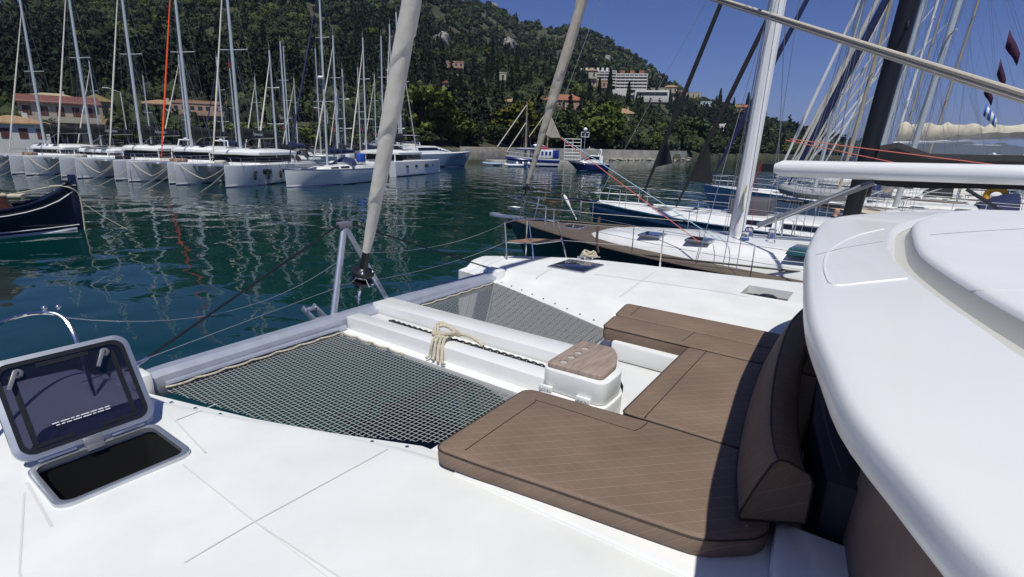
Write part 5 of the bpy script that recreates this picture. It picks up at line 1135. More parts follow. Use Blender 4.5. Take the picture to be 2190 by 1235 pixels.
def blue_sloop():
    L = 14; xc = 18.2; bow = (xc, 9.3); cy = bow[1]-L/2
    o, sh, mp = sloop('sailing_yacht', 'dark blue sloop with white deck and thick black mast, second boat from ours', 'sailing yacht', bow, 0, L, 4.5, 1.5, blueh, stripe=ltblue, deckm=nonskid, group=None, mast_y=-.02, H=18, mr=.05, mast_mat=blackm, cover=None, genoa=None, hood=None, cabin=.36, rise=.2, rake=.6, boom=.5, wr=.007, spreaders=2, mrake=.1, boot=blueh)
    for c in list(o.children):
        if c.name.startswith(('boom', 'kicker', 'mast')):
            for g in list(c.children): bpy.data.objects.remove(g)
            bpy.data.objects.remove(c)
    carb = pm('carbon_black', (.012, .012, .014), .35)
    f_ = atx(1815, 482, xc)-np.array([xc, cy, 0]); t_ = atx(1948, -5, xc)-np.array([xc, cy, 0]); dv = (t_-f_)/(t_[2]-f_[2])
    ms = MB().tube([f_-dv*.5, f_+dv*6, f_+dv*18], [.22, .24, .18], 14).build('mast', carb, o)
    for k in (5.2, 9.8): MB().tube([tuple(f_+dv*k+[-1.2, -.1, 0]), tuple(f_+dv*k+[1.2, -.1, 0])], .04, 6).build('spreader', carb, ms)
    m = MB(); rg = []
    for y, h0, h1 in ((.55, 3.02, 3.45), (.40, 2.98, 4.02), (.0, 2.93, 4.12), (-.35, 2.93, 3.98), (-.75, 2.93, 3.84), (-1.6, 2.98, 3.84), (-2.8, 3.04, 3.86), (-5, 3.12, 3.85), (-8.5, 3.2, 3.75)):
        p = .28*(1-.02*abs(y)); y -= cy; rg.append([(-.06, y, h0), (-p*.7, y, h0+.2), (-p*.6, y, h1-.15), (0, y, h1), (p*.6, y, h1-.15), (p*.7, y, h0+.2), (.06, y, h0)])
    m.loft(rg, True, True); m.build('boom_cover', blackm, o, smooth=40)
    MB().add([(-.215, y-cy, z) for y, z in ((-.6, 3.50), (-1.15, 3.56), (-.95, 3.42))]+[(-.235, y-cy, z) for y, z in ((-.6, 3.50), (-1.15, 3.56), (-.95, 3.42))], [(0, 1, 2), (5, 4, 3), (0, 3, 4, 1), (1, 4, 5, 2), (2, 5, 3, 0)]).build('cover_mark', redp, o, smooth=0)
    for k, (a, b_) in enumerate((((1369, 432), (1547, -5)), ((1446, 442), (1652, 20)))):
        A_ = atx(*a, xc)-np.array([xc, cy, 0]); B_ = atx(*b_, xc)-np.array([xc, cy, 0]); dv = (B_-A_)/(B_[2]-A_[2]); n = 24
        g = MB().tube([A_+dv*(16-A_[2])*i/n for i in range(n+1)], [.085*(.35+.65*min(1, i/4))*(1-.4*i/n) for i in range(n+1)], 10); g.build('furled_genoa', blackm, o)
        zc_ = 2.6 if k else 3.2; pa = Vector(A_+dv*(4.15-A_[2]-(0 if k == 0 else .1))); pb_ = Vector(A_+dv*(2.6 if k else 3.35)-dv*A_[2]*1.0) if False else Vector(A_+dv*((3.15 if k == 0 else 2.75)-A_[2]))
        pc = pb_+Vector((0, -.62 if k == 0 else -.8, .15 if k == 0 else -.02))
        MB().add([pa, pb_, pc, pa+Vector((.04, 0, 0)), pb_+Vector((.04, 0, 0)), pc+Vector((.04, 0, 0))], [(0, 1, 2), (5, 4, 3), (0, 3, 4, 1), (1, 4, 5, 2), (2, 5, 3, 0)]).build('sail_clew', blackm, o)
    MB().prism([(-.14, L/2-.4), (.14, L/2-.4), (.05, L/2+1.1), (-.05, L/2+1.1)], 1.72, 1.84).build('bowsprit', black, o, bevel=.02)
    MB().box((0.3, 1.2, 2.0), (1.5, 1.1, .62)).build('deck_box', pm('dark_grey_cloth', (.09, .085, .10), .8), o, bevel=.06)
    return o
blue_sloop()
# yachts farther out, stern to the same quay: each mast stands where its foot can be seen
def mast_at(px, py, x): p = atx(px, py, x); return p
fr_ = [(24.8, 1700, 4.0, 13.5, 4.2, whitep, 17, mast_alloy, creamcloth, 'white yacht behind the thick black mast, beige sail bundle at its mast foot', blackm, pm('cream_deck', (.55, .48, .36), .8)),
       (31.5, 1752, 8.8, 13, 4.0, ltblue, 18, mast_alloy, creamcloth, 'light blue hulled yacht whose raised bow shows left of the white mast', navycloth, nonskid),
       (38.0, 1782, 5.5, 13, 4.0, whitep, 17, mast_alloy, whitep, 'white yacht whose tan mast stands right of the pale blue bow', blackm, nonskid),
       (44.5, 1830, 7.0, 14, 4.2, whitep, 18, mast_alloy, creamcloth, 'white yacht with a grey mast seen just left of the black mast', blackm, nonskid),
       (51.5, 1900, 8.0, 14, 4.2, whitep, 17, whitep, creamcloth, 'white yacht carrying a long cream furled mainsail on its boom', None, nonskid),
       (58.5, 1868, 6.0, 12, 3.8, whitep, 16, mast_alloy, whitep, 'white yacht with plain white deck, sixth out from our side', blackm, nonskid),
       (66.0, 1945, 9.0, 14, 4.2, navyh, 17, mast_alloy, creamcloth, 'dark hulled yacht with a leaning grey mast under the cream mainsail', blackm, nonskid),
       (74.0, 1795, 9.0, 12, 3.8, whitep, 16, mast_alloy, creamcloth, 'distant white yacht near the tip of the wooded point', navycloth, nonskid)]
for i, (x, mpx, by, L, Bm, hc, Hm, mm, gn, lab, cv, dk) in enumerate(fr_):
    fy = float(atx(mpx, 340, x)[1]); my = (fy-(by-L/2))/L
    my = min(max(my, -.05), .18)
    o, sh, mp = sloop('sailing_yacht', lab, 'sailing yacht', (x, by), 0, L, Bm, 1.45, hc, deckm=dk, group='yachts moored beyond the two nearest neighbours', mast_y=my, H=Hm, mr=.10, mast_mat=mm, genoa=navycloth if i < 2 else gn, cover=cv, hood=(blackm, navycloth, creamcloth)[i % 3], rl=i < 4, cabin=.42, boom=5.2, gr=.12 if i < 2 else .085, spreaders=2+(i % 2), hatches=i < 5, mrake=.075, rise=.25, boot=navyh)
    if i == 4:
        m = MB(); rg = []
        for k, t in enumerate(np.linspace(0, 1, 22)):
            y = my*L-.3-t*7.4; hb = 1.35*(1-.45*t)+.10*math.sin(k*1.7); z0 = 4.75+.45*t; rg.append([(-.08, y, z0), (-.30, y, z0+hb*.4), (-.22, y, z0+hb*.8), (-.05+.06*math.sin(k), y, z0+hb+.08*math.sin(k*2.6)), (.22, y, z0+hb*.8), (.30, y, z0+hb*.4), (.08, y, z0)])
        m.loft(rg, True, True); m.build('furled_mainsail', pm('cream_sail', (.62, .56, .44), .85, var=.2, vscale=2, bump=.5, bscale=3), o, smooth=40); MB().tube([(0, my*L-.1, 4.65), (0, my*L-8.9, 5.2)], .11, 8).build('main_boom', whitep, o)
    if i == 0: MB().ball((0, my*L+.35, 2.9), .35, 10, (.8, .8, 1.5)).build('sail_bundle', creamcloth, o)
for i, (x, mpx, by, Hm, lab, gn) in enumerate(((28.0, 1725, 4.5, 16, 'narrow yacht whose mast rises just right of the white mast', creamcloth), (34.8, 1765, 6.0, 17, 'yacht between the pale blue bow and the tan mast', whitep), (48.0, 1845, 6.5, 18, 'yacht with a pale mast hidden half by the thick black mast', creamcloth), (62.0, 1915, 8.0, 17, 'yacht behind the cream mainsail, mast leaning right', whitep), (70.0, 1985, 9.0, 16, 'yacht moored under the signal flags, mast leaning right', creamcloth), (55.0, 2050, 8.0, 18, 'yacht whose thin rigging crosses the sky near the signal flags', None), (80.0, 1815, 9.5, 16, 'far yacht seen left of the thick black mast', creamcloth))):
    L = 12.5; fy = float(atx(mpx, 340, x)[1]); my = min(max((fy-(by-L/2))/L, -.3), .2)
    sloop('sailing_yacht', lab, 'sailing yacht', (x, by), 0, L, 3.4, 1.4, whitep, deckm=nonskid, group='yachts moored beyond the two nearest neighbours', mast_y=my, H=Hm, mr=.085, mast_mat=(mast_alloy, pm('tan_mast', (.42, .35, .26), .5))[i % 2], genoa=gn, cover=(blackm, navycloth, creamcloth)[i % 3], hood=(navycloth, blackm)[i % 2], rl=i < 2, cabin=.42, boom=4.8, gr=.085, spreaders=2, hatches=False, mrake=.075, rise=.25, boot=navyh)
# light blue bow detail and dinghy between
for (px, py, x, L, lab, fl_) in ((2010, 340, 84, 13, 'white motor yacht with long white bimini below the cream mainsail', whitep), (2120, 340, 100, 11, 'white motor boat beyond the black boom cover, radar domes on top', False), (2190, 340, 92, 12, 'white motor boat at the right edge beyond the black boom cover', False)):
    p = azdir(px)*x; motor_yacht('motor_yacht', lab, (p[0]-2, p[1]+5), H_(-.3, 1), L, 4, 2.0, fly=fl_, group='motor yachts beyond the right-hand yachts')
def dinghy(name, lab, loc, rz, L=2.8, m_=None):
    o = empty(name, lab, 'dinghy', loc, rz); m = MB(); w = .62
    P = spline([(-w, -L/2, 0), (-w, 0, 0), (-w*.9, L*.28, .04), (-w*.45, L*.46, .12), (0, L*.5, .15), (w*.45, L*.46, .12), (w*.9, L*.28, .04), (w, 0, 0), (w, -L/2, 0)], 5)
    m.tube([(p.x, p.y, p.z+.22) for p in P], .2, 10); m.build('tube', m_ or MATS['grey_pvc'], o)
    MB().box((0, -.1, .12), (w*1.7, L*.8, .08)).box((0, -L/2+.05, .28), (w*1.7, .08, .42)).build('floor', pm('grey_pvc', (.3, .31, .33), .6), o); MB().box((0, -L/2-.15, .5), (.25, .3, .6)).build('outboard', black, o, bevel=.06)
dinghy('dinghy', 'grey inflatable dinghy lying on the deck of the white yacht behind the white boom', (24.8, 2.2, 1.95), .2)
dinghy('dinghy', 'white inflatable dinghy on the foredeck of the yacht with the tan mast', (38.0, 2.6, 1.95), -.1, m_=whitep)
# yellow horseshoe buoy, covers seen under the boom
def horseshoe():
    p = at(2130, 420, 2.3); o = MB().tube([(p[0]+.05*k, p[1]+.30*math.cos(a), p[2]+.28*math.sin(a)) for k, a in zip(np.linspace(0, 1, 14), np.linspace(-1.2, 4.3, 14))], .11, 8).build('horseshoe_buoy', pm('yellow_cloth', (.75, .38, .03), .7)); tag(o, 'yellow horseshoe lifebuoy hanging on a stern rail under the white boom', 'lifebuoy')
horseshoe()
# person crouching on the foredeck behind the navy sloop
def person():
    o = bpy.data.objects.new('person', None); p = at(1777, 482, 1.95); p = atx(1777, 452, 19.6)
    bpy.data.objects.remove(o)
    me = bpy.data.meshes.new('person'); J = [(0, 0, .38), (0, .03, .62), (0, .10, .85), (0, .14, .93), (0, .17, 1.02), (0, .19, 1.15), (.19, .12, .83), (.26, .30, .62), (.20, .50, .50), (-.19, .12, .83), (-.26, .30, .62), (-.20, .50, .50), (.12, .02, .36), (.16, .42, .42), (.16, .36, .05), (.17, .50, .02), (-.12, .02, .36), (-.16, .42, .42), (-.16, .36, .05), (-.17, .50, .02)]
    E = [(0, 1), (1, 2), (2, 3), (3, 4), (4, 5), (2, 6), (6, 7), (7, 8), (2, 9), (9, 10), (10, 11), (0, 12), (12, 13), (13, 14), (14, 15), (0, 16), (16, 17), (17, 18), (18, 19)]
    rad = [.15, .15, .16, .06, .10, .08, .07, .05, .035, .07, .05, .035, .10, .075, .05, .04, .10, .075, .05, .04]
    me.from_pydata(J, E, []); o = bpy.data.objects.new('person', me); col.objects.link(o)
    s = o.modifiers.new('s', 'SKIN'); sv = me.skin_vertices[0].data
    for i, r in enumerate(rad): sv[i].radius = (r, r)
    sv[0].use_root = True; sb = o.modifiers.new('b', 'SUBSURF'); sb.levels = sb.render_levels = 2
    bpy.context.view_layer.update(); m2 = bpy.data.meshes.new_from_object(o.evaluated_get(bpy.context.evaluated_depsgraph_get())); o.modifiers.clear(); o.data = m2
    m2.materials.clear(); m2.materials.append(skin); m2.materials.append(pm('navy_shirt', (.02, .04, .12), .85)); m2.materials.append(pm('dark_trousers', (.02, .02, .025), .85))
    for f in m2.polygons:
        c = f.center; f.material_index = 1 if (.40 < c.z < .90 and abs(c.x) < .28 and c.y < .28) else 2 if (c.z < .48 and c.z > .1 and c.y < .5) else 0
    m2.shade_smooth(); o.location = (p[0], p[1], p[2]-1.05); o.rotation_euler = (0, 0, R(200)); tag(o, 'person in a dark shirt crouching on the deck near the black mast foot', 'person')
person()
# signal flags on a halyard at the right, flown from a yacht rig
for (px, py, x, w_, h_, mt, lab) in ((2172, 85, 22, .75, .55, pm('purple_flag', (.05, .012, .05), .85), 'dark red flag highest on the halyard, near the right edge'), (2118, 190, 26, .6, .45, pm('purple_flag', (.05, .012, .05), .85), 'dark red flag flying below the cream ropes, above the striped flag'), (2122, 236, 27, .9, .5, grk, 'small blue and white striped flag right of the dark red flag'), (2147, 145, 22, .5, .5, pm('purple_flag', (.05, .012, .05), .85), 'small dark blue pennant just under the highest dark red flag')):
    p = atx(px, py, x); m = MB(); rg = []
    for i in range(7):
        t = i/6; y = p[1]+w_*(.5-t)*.5; dz = -t*h_*1.2; rg.append([(p[0]+.05*math.sin(i*1.4), y, p[2]+.5*h_+dz), (p[0]+.05*math.sin(i*1.4)+.02, y, p[2]-.35*h_+dz*.8)])
    m.loft(rg, False); f_ = m.build('flag', mt, smooth=60); md = f_.modifiers.new('thick', 'SOLIDIFY'); md.thickness = .012
    if 'blue and white' in lab:
        f_.data.materials.append(whitep)
        for i, q in enumerate(f_.data.polygons): q.material_index = i % 2
    tag(f_, lab, 'flag')
# ================================================================ shore: walls, dock, buildings, trees
def seawall():
    P = []
    for px in (1090, 1130, 1180, 1230, 1280, 1330, 1380, 1430, 1470):
        d = azdir(px); r0 = tpar(px)[0]; P.append((d[0]*(r0-1.5), d[1]*(r0-1.5)))
    m = MB(); inn = [(p[0]*1.012, p[1]*1.012) for p in P]
    m.loft([[(*a, -.8), (*a, 3.05), (*b_, 3.05), (*b_, 1.0)] for a, b_ in zip(P, inn)], False); tag(m.build('harbour_wall', conc, smooth=0), 'long pale concrete harbour wall at the foot of the trees, centre of the bay', 'wall')
seawall()
def shorewall():
    P = [(azdir(px)[0]*(tpar(px)[0]-.8), azdir(px)[1]*(tpar(px)[0]-.8)) for px in range(-200, 1001, 60)]; inn = [(p[0]*1.02, p[1]*1.02) for p in P]
    m = MB(); m.loft([[(*a, -.8), (*a, 1.7), (*b_, 1.7), (*b_, 1.0)] for a, b_ in zip(P, inn)], False); tag(m.build('quay_wall', stone, smooth=0), 'low stone quay wall along the shore behind the left-hand boats', 'wall')
    for px in range(-100, 1001, 24): CLEAR.append((azdir(px)[0]*tpar(px)[0], azdir(px)[1]*tpar(px)[0], 9))
shorewall()
a = at(1000, 353, 0)[:2]; b_ = at(1225, 358, 0)[:2]
strip(a+np.array([4, -2]), azdir(1215)*107, 5, -1, .9, 'dock', conc, 'low concrete dock in front of the striped tour boat', 'dock')
d0 = azdir(985)*107; d1 = azdir(1085)*116
strip(d0, d1, .7, .5, 3.1, 'stone_wall', stone, 'rough brown stone wall beside the blue-grey motor yacht', 'wall')
# big loose rocks along the dock
def rock(name, lab, p, s, mat=stone, catg='rock', group=None, seed=1, sq=(1, 1, .7)):
    bm = bmesh.new(); bmesh.ops.create_icosphere(bm, subdivisions=3, radius=1); g = random.Random(seed)
    ph = [g.uniform(0, 6) for _ in range(6)]
    for v in bm.verts:
        k = 1+.25*math.sin(v.co.x*3+ph[0])*math.cos(v.co.y*2.5+ph[1])+.18*math.sin(v.co.z*5+ph[2]+v.co.x*4)+.1*math.sin(v.co.y*9+ph[3]); v.co *= k*s; v.co.x *= sq[0]; v.co.y *= sq[1]; v.co.z *= sq[2]
    me = bpy.data.meshes.new(name); bm.to_mesh(me); bm.free(); me.materials.append(mat); o = bpy.data.objects.new(name, me); col.objects.link(o); o.location = p; return tag(o, lab, catg, group)
pale = pm('pale_limestone', (.26, .245, .215), .9, var=.35, vscale=.3, bump=.8, bscale=.5)
for i, (px, py, s, lab) in enumerate(((945, 96, 9, 'pale bare rock face on the wooded slope left of the ridge'), (1090, 106, 12, 'large pale leaning rock face in the wood under the ridge'), (1065, 100, 7, 'small pale crag just left of the large rock face'), (1055, 14, 9, 'pale crag on the very top of the hill'), (1253, 70, 7, 'pale streak of rock near the right shoulder of the ridge'), (1342, 112, 7, 'small pale crag on the ridge slope above the hotel'), (1296, 134, 8, 'pale rock outcrop directly above the long white hotel'), (1272, 138, 5, 'tiny rock outcrop above the left end of the hotel roof'), (1385, 160, 8, 'grey rock band right of the long white hotel'), (1410, 172, 6, 'lower grey rock band on the slope right of the hotel'), (735, 5, 8, 'pale crag at the top of the picture above the sloop mast'), (165, 20, 6, 'pale crag high at the left above the second mast'))):
    p, D = hit(px, py); CLEAR.append((p[0], p[1], s*.9)); rock('rock_outcrop', lab, (p[0], p[1], p[2]+s*.15), s*.68, pale, 'rock', 'bare crags on the wooded hill', i, (1.1, .8, .9))
for i in range(14):
    px = 1300+i*13.5; r0 = tpar(px)[0]; d = azdir(px)*(r0-3.2); rock('shore_rock', 'brown shore rock at the water line below the pale harbour wall', (d[0], d[1], .1), random.uniform(.7, 1.3), stone, 'rock', 'rocks at the foot of the harbour wall', i+30, (1.5, 1, .6))

terra = pm('terracotta', (.30, .115, .065), .85, var=.25, vscale=1.5); cream = pm('cream_render', (.44, .39, .30), .9, var=.1, vscale=.5); whiter = pm('white_render', (.62, .61, .58), .9, var=.06, vscale=.4)
ochre = pm('ochre_render', (.45, .34, .15), .9, var=.1); pink = pm('salmon_render', (.40, .26, .19), .9, var=.12, vscale=.5); shutter = pm('brown_shutter', (.10, .035, .03), .7); darkw = pm('window_dark', (.03, .03, .035), .25)
tan_roof = pm('tan_tiles', (.34, .215, .115), .85, var=.25, vscale=1.5)
def house(lab, px, py, w, d, h, roof='hip', wall=cream, rm=terra, storeys=2, nw=4, shut=darkw, arches=0, balcony=False, D=None, name='house', catg='house', yaw=0, group=None, eave=.5, rh=None, rails_=False):
    if D is None: p, D = hit(px, py)
    else:
        dd = azdir(px)*D; p = np.array([dd[0], dd[1], CAMZ+D*(ray(px, py)[2]/math.hypot(*ray(px, py)[:2]))])
    az = math.atan2(p[0], p[1]); CLEAR.append((p[0], p[1], max(w, d)*.62)); v = azdir(px)
    for q in (.6, 1.2): CLEAR.append((p[0]-v[0]*d*q, p[1]-v[1]*d*q, w*.42))
    o = empty(name, lab, catg, (p[0], p[1], p[2]), -az+yaw, group)       # local -Y faces the camera
    MB().box((0, 0, h/2-1.5), (w, d, h+3)).build('wall', wall, o)
    sh_ = h/storeys; fy = -d/2
    for s in range(storeys):
        if arches and s == 0:
            for k in range(arches):
                x = -w/2+w*(k+.5)/arches; aw = w/arches*.36; pts = [(x-aw, .05), (x+aw, .05)]+[(x+aw*math.cos(t), sh_*.42+aw*math.sin(t)*1.0) for t in np.linspace(0, math.pi, 9)]
                MB().add([(q[0], fy-.03, q[1]) for q in pts]+[(q[0], fy+.2, q[1]) for q in pts], [list(range(11))]+[(i, (i+1) % 11, (i+1) % 11+11, i+11) for i in range(11)]).build('arch_door', darkw, o)
            continue
        for k in range(nw):
            x = -w/2+w*(k+.5)/nw; ww = min(1.1, w/nw*.5)
            f_ = MB().box((x, fy-.02, s*sh_+sh_*.5), (ww, .10, sh_*.5)).build('window', shut, o)
    for s in range(storeys):
        for sx in (-1, 1):
            for yy in (-.22, .22): MB().box((sx*(w/2+.02), yy*d, s*sh_+sh_*.5), (.1, min(1.1, d*.2), sh_*.45)).build('window', shut, o)
    if balcony:
        for s in range(1, storeys):
            bl_ = MB().box((0, fy-.7, s*sh_), (w*.98, 1.4, .18)).build('balcony', wall, o); MB().box((0, fy-1.37, s*sh_+.5), (w*.98, .08, .85)).build('balustrade', wall, bl_)
    rh = rh or min(w, d)*.24
    if roof == 'hip':
        a, b__ = w/2+eave, d/2+eave; k = max(0, a-b__)+.3
        MB().add([(-a, -b__, h), (a, -b__, h), (a, b__, h), (-a, b__, h), (-k, 0, h+rh), (k, 0, h+rh), (-a, -b__, h-.2), (a, -b__, h-.2), (a, b__, h-.2), (-a, b__, h-.2)], [(0, 1, 5, 4), (1, 2, 5), (2, 3, 4, 5), (3, 0, 4), (9, 8, 7, 6), (6, 7, 1, 0), (7, 8, 2, 1), (8, 9, 3, 2), (9, 6, 0, 3)]).build('roof', rm, o, smooth=0)
        MB().box((w*.2, d*.1, h+rh*.9), (.7, .7, 1.2)).build('chimney', wall, o)
    elif roof == 'gable':
        a, b__ = w/2+eave, d/2+eave
        MB().add([(-a, -b__, h-.1), (a, -b__, h-.1), (a, b__, h-.1), (-a, b__, h-.1), (0, -b__, h+rh), (0, b__, h+rh)], [(0, 1, 4), (1, 2, 5, 4), (2, 3, 5), (3, 0, 4, 5), (3, 2, 1, 0)]).build('roof', rm, o, smooth=0)
    elif roof == 'flat': MB().box((0, 0, h+.2), (w+.3, d+.3, .5)).build('parapet', wall, o)
    elif roof == 'shed': MB().add([(-w/2-.4, -d/2-.6, h-.2), (w/2+.4, -d/2-.6, h-.2), (w/2+.4, d/2+.3, h+rh), (-w/2-.4, d/2+.3, h+rh), (-w/2-.4, -d/2-.6, h-.4), (w/2+.4, -d/2-.6, h-.4), (w/2+.4, d/2+.3, h-.4), (-w/2-.4, d/2+.3, h-.4)], [(0, 1, 2, 3), (4, 5, 1, 0), (5, 6, 2, 1), (6, 7, 3, 2), (7, 4, 0, 3), (7, 6, 5, 4)]).build('roof', rm, o, smooth=0)
    return o
def PXW(n, D, px=1095): return n/F0*D*math.cos(math.atan((px-1095)/F0))**2
def PXH(n, D, px): return n/F0*D*math.cos(math.atan((px-1095)/F0))
Dh = 132
t_ = house('cream two-storey taverna with two dark arches and brown shutters, left shore', 138, 305, PXW(165, Dh, 138), 8, PXH(79, Dh, 138), 'shed', cream, MATS.get('x') or pm('dark_red_tiles', (.17, .06, .045), .85, var=.3, vscale=1.5), 2, 5, shutter, 4, True, D=Dh, name='taverna', catg='building', rh=1.4)
house('low white building with tan tiled roof and two brown shutters, far left', 30, 306, PXW(150, 122, 30), 8, PXH(40, 122, 30), 'hip', whiter, tan_roof, 1, 4, shutter, D=122, name='low_building', catg='building', rh=1.2)
house('yellow gabled house standing right behind the arched taverna', 218, 296, PXW(62, 148, 218), 8, PXH(72, 148, 218), 'gable', ochre, ochre, 2, 2, D=148, name='gabled_house', rh=1.4)
house('cream upper building with pale flat roof rising behind the taverna roof', 125, 252, PXW(118, 155, 125), 7, PXH(38, 155, 125), 'hip', cream, pm('straw_roof', (.40, .35, .20), .9), 2, 5, D=155, name='upper_building', catg='building', rh=1.0)
house('white villa with wide tan hipped roof on the slope above the orange sail', 352, 262, PXW(80, 160, 352), 9, PXH(34, 160, 352), 'hip', pm('grey_white_render', (.42, .40, .37), .9), tan_roof, 2, 4, D=160, name='villa', eave=1.2, rh=1.2, balcony=True)
tb = house('salmon terraced restaurant building with long balconies, above the nearest catamarans', 452, 297, PXW(140, 146, 452), 10, PXH(66, 146, 452), 'flat', pink, terra, 3, 9, darkw, 0, True, D=146, name='terraced_building', catg='building')
MB().box((0, 0, PXH(66, 146, 452)+.62), (PXW(120, 146, 452), 8, .25)).build('roof', terra, tb)
# street lamps and a flagpole on the left shore
def lamp(px, D, h, lab, side=1):
    d = azdir(px)*D; z = ground(px, max(D, tpar(px)[0]+3)); o = empty('street_lamp', lab, 'street lamp', (d[0], d[1], z), -math.atan2(d[0], d[1]), 'street lamps on the shore road')
    MB().tube([(0, 0, -1), (0, 0, h), (-side*1.8, 0, h+.7)], [.09, .06, .05], 6).build('pole', whitep, o); MB().box((-side*2.2, 0, h+.68), (.9, .3, .14)).build('lamp_head', whitep, o)
lamp(272, 128, 9.0, 'white street lamp right of the yellow gabled house'); lamp(703, 128, 6.6, 'street lamp behind the white sloop, arm to the left')
# hotel and the houses on the right-hand slope
def hotel():
    p, D = hit(1318, 190); az = math.atan2(p[0], p[1]); o = empty('hotel', 'long white multi-storey hotel with rows of balconies, high on the slope', 'hotel', (p[0], p[1], p[2]-2), -az); s = D/F0
    for q in range(-4, 5): v = azdir(1318+q*17)*D; [CLEAR.append((v[0]*f, v[1]*f, 15)) for f in (1, .97, .94, .91, .88)]
    for (x0, x1, y, n0) in ((-76, -44, 6, 0), (-44, -14, 2, 0), (-14, -2, -1, 0), (-2, 58, 4, 0)):
        w = (x1-x0)*s; xc = (x0+x1)/2*s; yy = y*s*.8
        ht = 29*s if x0 > -10 else 27*s; z0 = 1 if x0 > -10 else 3.5
        MB().box((xc, yy, z0+ht/2), (w, 12, ht)).build('wall', whiter, o)
        nf = 5
        for k in range(nf):
            z = z0+ht*(k+.45)/nf
            MB().box((xc, yy-6.04, z), (w*.98, .15, ht/nf*.48)).build('window_row', darkw, o)
            nb = max(1, int(round(w/(9*s)))); 
            b__ = MB().box((xc, yy-6.9, z-ht/nf*.42), (w*.99, 1.8, ht/nf*.34)).build('balcony_row', whiter, o)
            for j in range(nb+1): MB().box((xc-w/2*.98+w*.98*j/nb, yy-6.5, z+.2), (.35, 1.0, ht/nf*.6)).build('divider', whiter, b__)
        for j in range(3 if w > 20*s else 1): MB().box((xc-w*.3+w*.3*j, yy, z0+ht+1.2), (w*.14, 6, 2.6)).build('roof_box', terra if x0 > -10 else whiter, o)
    MB().box((66*s, -14, -5), (62*s, 14, 8)).build('pavilion', whiter, o, bevel=.3); MB().box((66*s, -21.1, -3.2), (56*s, .3, 2.0)).build('window_row', darkw, o)
    MB().box((10*s, -14, -4), (34*s, 12, 7)).build('lobby', whiter, o)
hotel()
hs_list = [(1205, 238, 74, 12, 5, 'hip', pink, terra, 1, 5, 'villa with orange-red tiled roof and columned terrace above the tour boat'),
    (1262, 190, 22, 9, 8, 'hip', cream, tan_roof, 2, 2, 'cream arched villa below the left end of the hotel'),
    (1290, 207, 26, 9, 7, 'flat', pink, terra, 2, 3, 'pinkish flat-roofed villa below the middle of the hotel'),
    (1345, 205, 38, 9, 6, 'flat', whiter, terra, 2, 4, 'white block under the hotel, left of its pavilion'),
    (1405, 213, 26, 8, 5, 'flat', cream, terra, 1, 3, 'cream house just below the right end of the hotel pavilion'),
    (1432, 214, 24, 8, 6, 'hip', cream, tan_roof, 2, 3, 'cream house left of the first black furled sail on the ridge'),
    (1452, 217, 16, 8, 6, 'flat', pink, terra, 2, 2, 'salmon house half behind the first black furled sail'),
    (1482, 216, 26, 8, 5, 'flat', cream, terra, 1, 3, 'small cream house at the end of the ridge right of the black furled sail'),
    (970, 162, 36, 9, 6, 'flat', pink, tan_roof, 2, 4, 'long pale house high among the dark cypresses'),
    (955, 222, 14, 8, 8, 'gable', pink, terra, 2, 1, 'small red-roofed house beside the olive trees, centre'),
    (1075, 190, 12, 8, 7, 'flat', cream, terra, 2, 1, 'small cream house left of the far furled sail on the dark slope'),
    (1330, 268, 44, 10, 5, 'hip', cream, tan_roof, 1, 4, 'tan-roofed bungalow on the lower slope over the harbour wall'),
    (1036, 280, 18, 7, 4, 'hip', cream, tan_roof, 1, 2, 'small cottage between trees left of the tour boat mast'),
    (1090, 240, 24, 7, 4, 'hip', cream, tan_roof, 1, 2, 'cream cottage hidden in the ochre tree crown'),
    (1538, 300, 34, 9, 6, 'hip', whiter, pm('grey_tiles', (.35, .34, .33), .9), 2, 3, 'white house with pale grey roof right of the black furled sails'),
    (1590, 262, 24, 9, 7, 'hip', pink, terra, 3, 3, 'tall red-roofed salmon house on the right-hand knoll'),
    (1582, 245, 16, 8, 5, 'flat', ochre, terra, 1, 2, 'small ochre house on top of the right-hand knoll'),
    (1508, 240, 18, 7, 5, 'flat', pm('aqua_render', (.45, .62, .62), .8), terra, 1, 2, 'pale aqua house among trees on the right-hand slope'),
    (1358, 298, 20, 6, 3, 'flat', whiter, terra, 1, 2, 'low white outbuilding just over the harbour wall'),
    (1500, 168, 1, 1, 1, None, None, None, 0, 0, None)]
for px, py, wpx, d, h, rf_, wl_, rm_, st_, nw_, lab in hs_list:
    if not lab: continue
    p, D = hit(px, py); h2 = h*max(.8, min(1.6, D/330)) if D > 200 else h
    house(lab, px, py, PXW(wpx, D)*1.1, d, h2*1.1, rf_, wl_, rm_, st_, nw_, darkw, group='houses scattered over the wooded slope', balcony=st_ > 1)
